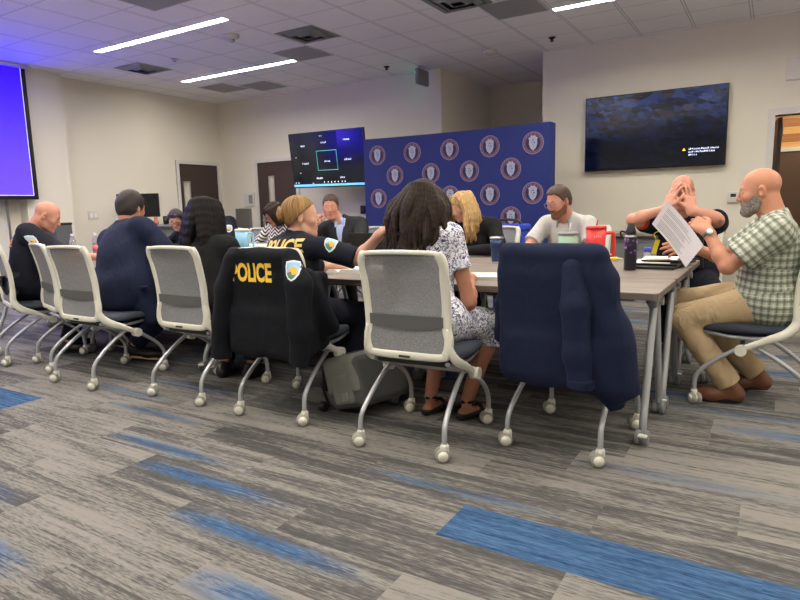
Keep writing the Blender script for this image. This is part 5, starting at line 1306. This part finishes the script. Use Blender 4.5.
# --- 3 woman with long straight black hair ----------------------------------------------------
p=Person('person with long straight black hair in a black cardigan, back to the camera',(-3.13,2.74,.56),(-3.235,2.80,.945),(-3.275,2.87,1.13),(-.3,1),(-.35,1),14,-4,.18,1.0,.98,True,SK3,.0065)
p.arm(1,(-3.0,2.94,.74),(-3.08,3.18,.785)); p.arm(-1,(-3.62,2.98,.76),(-3.50,3.22,.785)); seat_legs(p,kf=.42,af=.25)
p.hand(1,(-.2,.95,0),(0,0,1),(-1,0,0)); p.hand(-1,(.2,.95,0),(0,0,1),(1,0,0)); p.body()
p.top('cardigan',M['black_cloth'],.016,'long',-.22,.62,.068,None,.006); p.trousers(M['uniform']); p.shoes(M['black_leather'])
rg=random.Random(5); ch=[]; f=p.Mh[:,1]; r=p.Mh[:,0]
for i in range(20):
    th=math.radians(-125+250*i/19); sn,cs=math.sin(th),math.cos(th); a=p.W(.078*sn,-.02-.085*cs,.075); sp=1 if sn>0 else -1
    e=p.hc+r*(.085*sn+.045*sp)+f*(-.13*max(cs,-.3)-.06)+V(0,0,-.29+.06*abs(sn)+rg.uniform(-.03,.02)) ; e=V(*e)
    if sp<0: e=e+V(-.05,.02,-.02)*min(1,abs(sn)*1.5)
    ch.append(wave(a,e,7,.004,rg.uniform(0,6),.032,.013,bulge=tuple(r*.012*sn-f*.015*cs)))
p.locks(HK,ch,None,k=.014,e=.016)

# --- 4 man in the navy suit, back to us -------------------------------------------------------
p=Person('person with short dark hair in a navy suit, back to the camera',(-4.06,2.76,.57),(-4.165,2.87,1.06),(-4.155,2.93,1.205),(.05,1),(-.2,1),10,0,.22,1.22,1.03,False,SK3,.0065)
p.arm(1,(-3.74,2.98,.80),(-3.90,3.22,.80)); p.arm(-1,(-4.50,2.97,.79),(-4.36,3.22,.80)); p.leg(1,(-3.92,3.14,.50),(-4.30,2.94,.13),(-4.09,3.05,.05)); p.leg(-1,(-4.24,3.16,.50),(-4.47,2.98,.2),(-4.44,3.10,.06))
p.hand(1,(-.4,.9,0),(0,0,1),(-1,0,0)); p.hand(-1,(.4,.9,0),(0,0,1),(1,0,0)); p.body(neck_r=.066); p.cap_hair(HD,.075,-.03,-.07,.014,.004)
def tail(S):
    S.ell(p.pt(0,-.02,.42),V(.235,.16,.30),p.Mt,.08)
    S.ell(p.pt(0,-.05,.02),V(.215,.135,.17),p.Mt,.06); S.cone(p.pt(.16,-.02,.15),p.hip+V(.235,.02,-.14),.09,.06,.08); S.cone(p.pt(-.16,-.02,.15),p.hip+V(-.235,.0,-.12),.09,.06,.08); S.cone(p.pt(.05,-.1,.1),p.hip+V(.13,-.10,-.05),.07,.05,.06)
p.top('suit_jacket',M['suit_navy'],.022,'long',-.55,.6,.082,M['suit_navy'],.008,extra=tail,seed=4); S=None
k=MB(); c=p.hip+V(.25,-.03,.08)-p.O; k.obox(c,[nrm(V(.75,-.62,0)),nrm(V(.62,.75,0)),V(0,0,1)],(.075,.022,.006)); k.build('pocket_flap',M['suit_navy'],p.root)
C_=SDF(); C_.cone(p.neck-p.up*.0,p.neck+p.up*.062,.069,.066,.004,fa=1,fb=1); C_.build('shirt_collar',M['paper'],p.root,.005,p.O)
p.trousers(M['suit_navy'],.014); p.shoes(M['black_leather'],M['tan_sole'])

# --- 5 bald officer at the left edge -----------------------------------------------------------
p=Person('bald police officer in dark uniform at the left edge, looking down',(-5.36,2.73,.57),(-5.37,2.82,1.05),(-5.255,2.90,1.16),(.55,.8),(.62,.78),26,0,.205,1.3,1.03,False,SK2,.0065)
p.arm(1,(-4.86,2.80,.80),(-4.74,2.86,.60)); p.arm(-1,(-5.42,3.12,.80),(-5.2,3.26,.79)); seat_legs(p,kf=.40,af=.26)
p.hand(1,(.4,.6,-.5),(.4,-.4,.3),(-.3,.6,.5),curl=30); p.hand(-1,(.6,.7,0),(0,0,1),(.7,-.3,0)); p.body(neck_r=.068); p.brows(M['brow_fair'])
p.top('uniform_shirt',M['uniform'],.016,'short',-.02,.86,.076,M['uniform'],.006,seed=6); sh=p.top_o; p.trousers(M['uniform'],.014); p.shoes(M['black_leather'])
bv=bvh_world([sh],p.O); lettering(p,'POLICE',.085,p.pt(.0,-.19,.72),p.rt,p.up,bv,sh,mat('orange_lettering',(214,150,96),.6),bold=.003)
patch(p,p.arms[1][0]+(p.arms[1][1]-p.arms[1][0])*.26+V(.04,-.06,0),(.75,.6,0),nrm(p.arms[1][0]-p.arms[1][1])*.9+V(0,0,.3),bv,sh,1.15)
o=SDF(); o.ell(p.pt(0,-.01,.10),V(.225,.175,.035),p.Mt,.02); o.build('duty_belt',M['black_leather'],p.root,.006,p.O)
hb=MB(); c=p.pt(.20,-.08,.06)-p.O; hb.obox(c,p.Mt.T,(.03,.04,.09)); hb.obox(c+V(-.08,-.06,.02),p.Mt.T,(.03,.02,.04)); hb.build('holster',M['dark_plastic'],p.root)
wristwatch(p,1,M['black'],M['black'],(.4,-.6,.2))

# --- 6 woman with glasses across the table ------------------------------------------------------
p=Person('person with dark-framed glasses and sunglasses on their hair, leaning over the table',(-6.0,5.16,.57),(-6.10,4.98,.96),(-6.06,4.85,1.09),(.1,-1),(.55,-.83),30,0,.175,1.0,.97,True,SK,.0065)
p.arm(1,(-6.38,4.83,.76),(-6.12,4.62,.80)); p.arm(-1,(-5.80,4.76,.77),(-5.98,4.60,.79)); seat_legs(p,kf=.3,af=.2)
p.hand(1,(.8,-.5,0),(0,0,1),(.4,.7,0),curl=20); p.hand(-1,(-.8,-.4,0),(0,0,1),(-.4,.7,0),curl=20); p.body(); p.brows(M['brow_dark']); p.cap_hair(HD,.07,-.03,-.08,.010,.003)
p.top('top',M['black_cloth'],.014,'long',-.05,.62,.066,None); p.trousers(M['uniform']); p.shoes(M['black_leather']); p.glasses(M['black'])
b=MB(); 
for x in (-1,1): b.sphere(p.W(x*.034,.075,.10)-p.O,V(.028,.014,.02),12,8,0,p.Mh); b.tube([p.W(x*.06,.07,.10)-p.O,p.W(x*.093,.0,.07)-p.O,p.W(x*.09,-.04,.05)-p.O],.003,6)
b.build('sunglasses',mat('purple_tinted_lens',(70,62,104),.15),p.root)

# --- 7 uniformed person behind the black hair -----------------------------------------------------
p=Person('person in dark uniform with a sleeve patch, face hidden behind the long black hair',(-5.35,5.12,.57),(-5.50,4.96,1.03),(-5.585,4.86,1.15),(-.1,-1),(-.1,-1),20,0,.205,1.2,1.02,False,SK3,.0065)
p.arm(1,(-5.85,4.86,.78),(-5.66,4.64,.79)); p.arm(-1,(-5.10,4.82,.80),(-5.25,4.60,.79)); seat_legs(p,kf=.3,af=.2)
p.hand(1,(.6,-.7,0),(0,0,1),(1,0,0)); p.hand(-1,(-.6,-.7,0),(0,0,1),(-1,0,0)); p.body(neck_r=.062); p.cap_hair(HD,.07,-.03,-.06,.012); p.brows(M['brow_dark'])
p.top('uniform_shirt',M['uniform'],.015,'short',-.02,.8,.075,M['uniform'],.005); sh=p.top_o; p.trousers(M['uniform']); p.shoes(M['black_leather'])
patch(p,p.arms[-1][0]+(p.arms[-1][1]-p.arms[-1][0])*.35+V(.03,-.05,0),(.8,.6,0),nrm(p.arms[-1][0]-p.arms[-1][1])+V(0,0,.2),bvh_world([sh],p.O),sh,1.1)

# --- 8 woman in the striped top --------------------------------------------------------------------
p=Person('person with dark hair and glasses in a black and white striped top, looking down',(-4.60,5.16,.57),(-4.60,5.02,1.0),(-4.58,4.93,1.125),(0,-1),(-.35,-.94),26,0,.17,.95,.97,True,SK3,.0065)
p.arm(1,(-4.86,4.86,.77),(-4.70,4.66,.79)); p.arm(-1,(-4.32,4.86,.77),(-4.46,4.66,.79)); seat_legs(p,kf=.3,af=.2)
p.hand(1,(.6,-.7,0),(0,0,1),(1,0,0)); p.hand(-1,(-.6,-.7,0),(0,0,1),(-1,0,0)); p.body(); p.brows(M['brow_dark']); p.glasses(M['black'])
p.top('striped_top',stripe_mat(),.012,'long',-.05,.62,.062,None); p.trousers(M['black_cloth']); p.shoes(M['black_leather'])
rg=random.Random(8); ch=[]
for i in range(14):
    th=math.radians(-140+280*i/13); a=p.W(.074*math.sin(th),-.015-.08*math.cos(th),.07); e=p.W(.098*math.sin(th),-.02-.09*math.cos(th),-.10+rg.uniform(-.02,.02)); ch.append(wave(a,e,5,.006,rg.uniform(0,6),.030,.014))
ch.append(wave(p.W(.02,.06,.09),p.W(.065,.075,.03),4,.003,1,.022,.012)); ch.append(wave(p.W(.0,.06,.09),p.W(-.06,.075,.035),4,.003,2,.022,.012)); p.locks(HDK,ch,True,k=.012)

# --- 9 man in the black suit, hand at his mouth -------------------------------------------------------
p=Person('person in a black suit and pale blue shirt, hand held to the chin',(-3.74,5.14,.57),(-3.765,5.06,1.03),(-3.845,4.97,1.185),(.15,-1),(.5,-.86),6,-2,.205,1.1,1.02,False,SK2,.006)
p.arm(1,(-4.06,4.74,.80),(-3.925,4.79,1.01)); p.arm(-1,(-3.42,4.86,.78),(-3.6,4.66,.79)); seat_legs(p,kf=.3,af=.2)
p.hand(1,(.25,.25,.9),(-.2,-.95,.2),(.9,-.1,.3),curl=55,tcurl=10); p.hand(-1,(-.7,-.6,0),(0,0,1),(-.6,.6,0)); p.body(neck_r=.06); p.brows(M['brow_fair']); p.cap_hair(HS,.07,-.015,-.06,.007,.0015)
p.top('shirt',mat('pale_blue_shirt',(170,188,226),.8),.010,'long',-.02,.62,.058,mat('pale_blue_collar',(176,194,230),.8)); p.top('suit_jacket',mat('black_suit_cloth',(24,25,30),.85),.022,'long',-.1,.62,.072,None,.006,vneck=.42,neckcut=-.012)
for sd in (1,): 
    a,b,c=p.arms[sd]; S=SDF(); d=nrm(c-b); S.cone(b+(c-b)*.60,c-d*.0,.043,.040,.01,fa=1,fb=1); S.build('shirt_cuff',bpy.data.materials['pale_blue_shirt'],p.root,.005,p.O)
p.trousers(M['black_cloth']); p.shoes(M['black_leather'])

# --- 10 woman with wavy blonde hair -----------------------------------------------------------------
p=Person('person with long wavy blonde hair in a black jacket, reading down at the table',(-2.20,5.04,.57),(-2.23,4.92,1.02),(-2.315,4.83,1.155),(-.15,-1),(-.45,-.89),22,0,.18,1.05,.98,True,SK,.0055)
p.arm(1,(-2.52,4.78,.79),(-2.36,4.56,.79)); p.arm(-1,(-1.93,4.76,.80),(-2.18,4.58,.79)); seat_legs(p,kf=.3,af=.2)
p.hand(1,(.5,-.8,0),(0,0,1),(1,0,0)); p.hand(-1,(-.9,-.4,0),(0,0,1),(-.4,.7,0)); p.body(); p.brows(M['brow_fair'])
p.top('jacket',M['black_cloth'],.020,'long',-.1,.62,.072,None,.006,vneck=.35,neckcut=-.01); p.trousers(M['black_cloth']); p.shoes(M['black_leather'])
rg=random.Random(31); ch=[]; r=p.Mh[:,0]; f=nrm(p.Mh[:,1]*V(1,1,0))
for i in range(24):
    th=math.radians(-112+224*i/23); sn,cs=math.sin(th),math.cos(th); a=p.W(.074*sn,-.02-.086*cs,.075); e=p.hc+r*.125*sn+f*(-.12*cs+.0)+V(0,0,-.27+rg.uniform(-.04,.03)+.03*abs(cs)); ch.append(wave(a,e,8,.020,rg.uniform(0,6),.030,.011,bulge=tuple(r*.05*sn-f*.04*cs)))
for sx in (-1,1): ch.append(wave(p.W(sx*.03,.045,.105),p.W(sx*.098,.035,-.10),6,.008,sx+2,.020,.012,bulge=tuple(r*.02*sx)))
p.locks(HY,ch,True,fold=.0025,k=.007,e=.013)

# --- 11 man in the grey shirt -----------------------------------------------------------------------
p=Person('person with short brown hair, glasses and beard in a light grey short-sleeved shirt, reading',(-1.43,5.12,.57),(-1.44,4.96,1.03),(-1.475,4.84,1.175),(-.12,-1),(-.45,-.89),18,2,.188,1.05,1.02,False,SK2,.0055)
p.arm(1,(-1.72,4.80,.80),(-1.56,4.56,.80)); p.arm(-1,(-1.20,4.80,.80),(-1.36,4.60,.80)); seat_legs(p,kf=.3,af=.2)
p.hand(1,(.6,-.7,0),(0,0,1),(1,0,0)); p.hand(-1,(-.6,-.6,0),(0,0,1),(-1,0,0)); p.body(neck_r=.06); p.brows(HBR and M['brow_dark']); p.cap_hair(HS,.080,-.005,-.05,.009,.003); p.beard(HBR,.003); p.glasses(M['steel_panel'])
p.top('shirt',cloth('light_grey_speckled_cotton',(190,190,186),.3,.14),.015,'short',-.05,.72,.068,cloth('grey_collar',(160,162,164)),.005)
p.trousers(M['jean']); p.shoes(M['black_leather'])

# --- 12 officer with both hands over his face ---------------------------------------------------------
p=Person('bald police officer in a dark vest covering the face with both hands',(-.56,5.14,.57),(-.57,5.06,1.055),(-.592,4.97,1.215),(0,-1),(-.02,-1),14,0,.205,1.2,1.03,False,SK2,.005)
p.arm(1,(-.912,4.83,1.025),(-.668,4.81,1.105),sh=(-.775,5.05,.985)); p.arm(-1,(-.355,4.84,1.03),(-.512,4.81,1.09),sh=(-.36,5.05,.99)); seat_legs(p,kf=.3,af=.2)
p.leg(-1,(-.33,4.82,.50),(-.33,4.92,.10),(-.30,4.76,.03))
p.hand(1,(.22,.25,.95),(-.55,-.8,.25),(.75,-.5,.0),curl=(14,12,12,16),spread=.09,tcurl=0); p.hand(-1,(-.16,.28,.95),(.5,-.85,.25),(-.75,-.5,.0),curl=(14,12,12,16),spread=.09,tcurl=0); p.body(neck_r=.066)
p.top('uniform_shirt',M['uniform'],.014,'short',-.05,.52,.074,M['uniform'],.005); sh=p.top_o
S=SDF(); S.ell(p.pt(0,.01,.30),V(.165,.13,.18)+.030,p.Mt,.06); S.ell(p.pt(0,0,.62),V(.165,.115,.165)+.030,p.Mt,.06); S.cone(p.pt(-.11,-.012,.86),p.pt(.11,-.012,.86),.06+.022,k=.05); S.cone(p.neck-p.up*.02,p.neck+p.up*.15,.075,.09,.01,op=-1)
for sd in (-1,1): a=p.arms[sd][0]; S.cone(a,a+p.rt*sd*.2-p.up*.02,.08,.13,.015,op=-1)
S.fold(.003,22,3); S.cut(p.pt(0,0,.06),-p.up); vest=S.build('vest',M['vest'],p.root,.006,p.O)
pk=MB()
for sx in (-1,0,1): c=p.pt(sx*.095,.165,.40)-p.O; pk.obox(c,p.Mt.T,(.04,.022,.07))
c=p.pt(-.10,.155,.70)-p.O; pk.obox(c,p.Mt.T,(.035,.02,.04)); pk.build('vest_pouch',M['dark_plastic'],vest)
tg=MB(); c=p.pt(.195,.125,.56)-p.O; tg.obox(c,[nrm(p.rt+p.up*.3),p.fw,nrm(p.up-p.rt*.3)],(.016,.008,.055)); tg.tube(crom([c+p.up*.06,c+p.up*.10+p.rt*.01,c+p.up*.12-p.rt*.03],4),.004,6); tg.build('key_fob',mat('bright_yellow_tag',(236,214,40),.5),vest)
a,b,c=p.arms[1]; S=SDF(); q=a+(b-a)*.53; S.cone(q,q+nrm(b-a)*.03,.062,.060,.005,fa=1,fb=1); S.build('sleeve_trim',mat('red_trim',(176,52,44),.7),p.root,.006,p.O)
p.trousers(M['uniform']); p.shoes(M['black_leather'])

# --- 13 man in the plaid shirt ---------------------------------------------------------------------------
p=Person('bald grey-bearded person in a green plaid shirt and khakis, holding sheets',(-.015,3.98,.575),(.005,3.945,1.045),(-.082,3.935,1.195),(-1,-.02),(-1,.03),8,0,.20,1.16,1.03,False,SK5,.0045)
p.arm(-1,(-.205,3.725,.795),(-.318,3.80,.985)); p.arm(1,(-.24,4.20,.80),(-.405,4.09,.865)); 
p.leg(-1,(-.43,3.86,.475),(-.17,3.865,.105),(-.345,3.845,.03)); p.leg(1,(-.47,4.13,.535),(-.04,4.14,.12),(-.20,4.14,.05))
p.hand(-1,(-.55,.35,.42),(.1,-.85,.45),(-.3,.35,.85),curl=(48,52,54,56),spread=.07,tcurl=30,fs=1); p.hand(1,(-.97,-.12,.05),(-.1,-.75,.6),(-.2,.3,.9),curl=(12,16,20,24),spread=.08,tcurl=10); p.body(neck_r=.066); p.brows(M['brow_dark']); p.beard(HGB,.005)
pm=plaid_mat(); p.top('plaid_shirt',pm,.020,'short',-.26,.74,.080,pm,.006,puv=True,seed=9,h=.005,extra=lambda S:S.ell(p.pt(0,-.015,.02),V(.232,.172,.150),p.Mt,.05)); sh=p.top_o
S=SDF(); a,b=p.arms[-1][0],p.arms[-1][1]
p.trousers(M['khaki'],.014,1.02,.006,cuff=-.0,h=.005); p.shoes(M['leather']); wristwatch(p,-1,mat('olive_strap',(96,98,80),.6),M['steel_panel'],(.3,-.9,.2),1.05)
PL=p
# the held sheets
t=thing('held_papers','white printed sheets held up in front of the plaid shirt','papers',(-.46,3.90,.92))
def printed():
    m=mat('printed_paper',(232,230,230),.8); n=N(m); P=n.sep(n.obj()); 
    return m
A=V(-.435,3.99,1.075); Bc=V(-.29,3.84,.945); Cc=V(-.42,3.83,.80); 
PTS=[V(-.54,3.87,1.155),V(-.325,3.75,.905),V(0,0,0),V(-.635,3.983,1.02)]
o=V(-.46,3.90,.92); ex=nrm(PTS[1]-PTS[0]); ey0=PTS[3]-PTS[0]; nz=nrm(np.cross(ex,ey0)); ey=np.cross(nz,ex)
def sheet(off,rot,w,l,nm):
    c,s_=math.cos(rot),math.sin(rot); X=ex*c+ey*s_; Y=-ex*s_+ey*c; b=MB(); vs=[]; nn=8
    for i in range(nn+1):
        for j in (0,1): u=i/nn*l; vs.append(PTS[0]+X*u+Y*j*w+nz*(off+.012*math.sin(PI*i/nn))-o)
    b.add(vs,[(2*i,2*i+2,2*i+3,2*i+1) for i in range(nn)],0,True); b.add([v+nz*.0006 for v in vs],[(2*i+1,2*i+3,2*i+2,2*i) for i in range(nn)],0,True)
    ob=b.build(nm,M['paper'],t); return X,Y,ob
L=.215; W_=.14
X,Y,ob=sheet(0,0,.201,.345,'sheet'); sheet(.003,.02,.201,.345,'sheet')
w=MB(); rg=random.Random(2)
nzs = -nz if (nz@V(.1,-.9,.2))<0 else nz
for k in range(15):
    v=.03+k*.0105; 
    if k in (3,8): continue
    u0=.03; u1=.28-rg.random()*.06
    q=[PTS[0]+X*a_+Y*b_+nz*(.012*math.sin(PI*a_/.318))+nzs*.0015-o for a_,b_ in ((u0,v),((u0+u1)/2,v),(u1,v),(u1,v+.0035),((u0+u1)/2,v+.0035),(u0,v+.0035))]
    w.add(q,[(0,1,4,5),(1,2,3,4)])
w.build('print',mat('grey_print',(176,176,182),.8),t)
# ------------------------------------------------------------------ garments on the chair backs
def draped(name,label,cat,cx,cy,ang,m,kind):
    ca,sa=math.cos(R_(ang)),math.sin(R_(ang)); Rz=np.array([[ca,-sa,0],[sa,ca,0],[0,0,1]]); O=V(cx,cy,0); G=lambda x,y,z:O+Rz@V(x,y,z)
    t=thing(name,label,cat,(cx,cy,0)); S=SDF()
    lean=np.array(Matrix.Rotation(.17,3,'X'))
    if kind=='police':
        S.box(G(0,-.285,.785),(.232,.046,.18),Rz@lean,.045,.04); S.box(G(.0,-.275,.60),(.225,.055,.22),Rz,.04,.06); S.box(G(.02,-.285,.50),(.25,.06,.13),Rz,.04,.06)
        S.box(G(.225,-.17,.60),(.04,.13,.22),Rz,.035,.06); S.cone(G(.24,-.25,.80),G(.29,-.10,.52),.04,.05,.06)
        S.box(G(0,-.285,.78),(.215,.026,.17),Rz@lean,.012,.01,op=-1); S.box(G(0,-.225,.5),(.225,.05,.30),Rz,.02,.01,op=-1); S.fold(.010,30,15,.3)
        o=S.build('jacket_body',m,t,.006,O)
        for sx,pts,rr in ((-1,[(-.17,-.31,.90),(-.24,-.315,.74),(-.28,-.32,.55),(-.315,-.315,.34)],(.058,.066,.062,.056)),(1,[(.205,-.31,.91),(.275,-.345,.78),(.275,-.36,.55),(.255,-.36,.36)],(.05,.068,.062,.054))):
            Q=SDF(); P=[G(*q) for q in pts]
            for i in range(3): Q.cone(P[i],P[i+1],rr[i],rr[i+1],.03,fb=(i==2))
            Q.fold(.009,34,7+sx,.6); s=Q.build('sleeve',m,t,.006,O)
            if sx>0: sl=s
        C_=SDF(); C_.cone(G(-.11,-.32,.935),G(.11,-.32,.935),.028,.028,.01); C_.fold(.004,40,3); C_.build('collar',m,t,.006,O)
        bv=bvh_world([o],O); vs,fs=text_mesh('POLICE',.13,.005); vs=[(x*.66,y) for x,y in vs]; fx=Rz@V(1,0,0)
        decal([(vs,fs,0,0)],G(-.035,-.36,.83),fx,Rz@V(0,.17,.98),bv,'lettering',M['gold'],o,off=O,cutlen=.014,lift=.003)
        class PP: pass
        pp=PP(); pp.O=O; patch(pp,G(.283,-.43,.862),Rz@V(.95,.30,0),Rz@V(-.1,.12,.98),bvh_world([sl],O),sl,1.1)
    else:
        S.box(G(0,-.285,.80),(.25,.05,.185),Rz@lean,.05,.05); S.box(G(.02,-.29,.62),(.262,.055,.25),Rz,.04,.08); S.box(G(.06,-.29,.46),(.27,.05,.12),Rz,.03,.07); S.cone(G(.27,-.27,.62),G(.315,-.24,.34),.07,.055,.08,fb=1); S.cone(G(.20,-.30,.5),G(.285,-.27,.27),.07,.035,.06,fb=1)
        S.box(G(0,-.28,.78),(.225,.028,.17),Rz@lean,.012,.01,op=-1); S.box(G(0,-.235,.5),(.262,.05,.33),Rz,.02,.01,op=-1)
        S.fold(.011,26,12,.25); 
        o=S.build('sweater_body',m,t,.006,O)
        Q=SDF(); P=[G(*q) for q in ((.11,-.335,.88),(.135,-.365,.72),(.15,-.375,.52),(.165,-.375,.385))]
        for i in range(3): Q.cone(P[i],P[i+1],(.05,.06,.058,.052)[i],(.05,.06,.058,.052)[i+1],.03,fb=(i==2))
        Q.fold(.007,26,3); Q.build('sleeve',m,t,.006,O); Q=SDF(); Q.cone(P[3]+V(0,0,.03),P[3]-V(0,0,.015),.058,.057,.01,fa=1,fb=1); Q.fold(.002,40,2); Q.build('cuff',m,t,.006,O)
        Q=SDF(); P=[G(*q) for q in ((-.20,-.30,.86),(-.245,-.28,.70),(-.26,-.25,.52))]
        for i in range(2): Q.cone(P[i],P[i+1],.04,.045,.03,fb=(i==1))
        Q.fold(.008,30,5,.4); Q.build('sleeve',m,t,.006,O)
    return t
draped('police_jacket','dark police jacket with yellow lettering draped over a chair back','jacket',-2.36,2.70,4,cloth('black_softshell',(14,16,23),.3,.1,.7),'police')
draped('sweater','navy blue sweater draped over the nearest empty chair back','sweater',-.80,2.94,-5,cloth('navy_knit',(22,30,55),.3,.08,.4),'navy')

# ------------------------------------------------------------------ camera, light, view
r=V(0.85398253,0.51969566,-0.02510478); u=V(-0.05570717,0.1392999,0.98868206); f=V(-0.51731088,0.8429187,-0.14791054)
cd=bpy.data.cameras.new('camera'); co=bpy.data.objects.new('camera',cd); COL.objects.link(co)
Mx=Matrix(((r[0],u[0],-f[0],0),(r[1],u[1],-f[1],0),(r[2],u[2],-f[2],1.15),(0,0,0,1))); co.matrix_world=Mx
cd.sensor_fit='HORIZONTAL'; cd.sensor_width=36; cd.lens=610/800*36; cd.clip_start=.05; SC.camera=co
w=bpy.data.worlds.new('world'); SC.world=w; w.use_nodes=True; bg=w.node_tree.nodes['Background']; bg.inputs[0].default_value=(.8,.8,.85,1); bg.inputs[1].default_value=.05
SC.view_settings.view_transform='Standard'; SC.view_settings.look='None'; SC.view_settings.gamma=1; SC.view_settings.exposure=0.0; SC.view_settings.use_curve_mapping=False
SC.cycles.use_denoising=True; SC.cycles.max_bounces=8; SC.cycles.diffuse_bounces=5; SC.cycles.sample_clamp_indirect=6.0
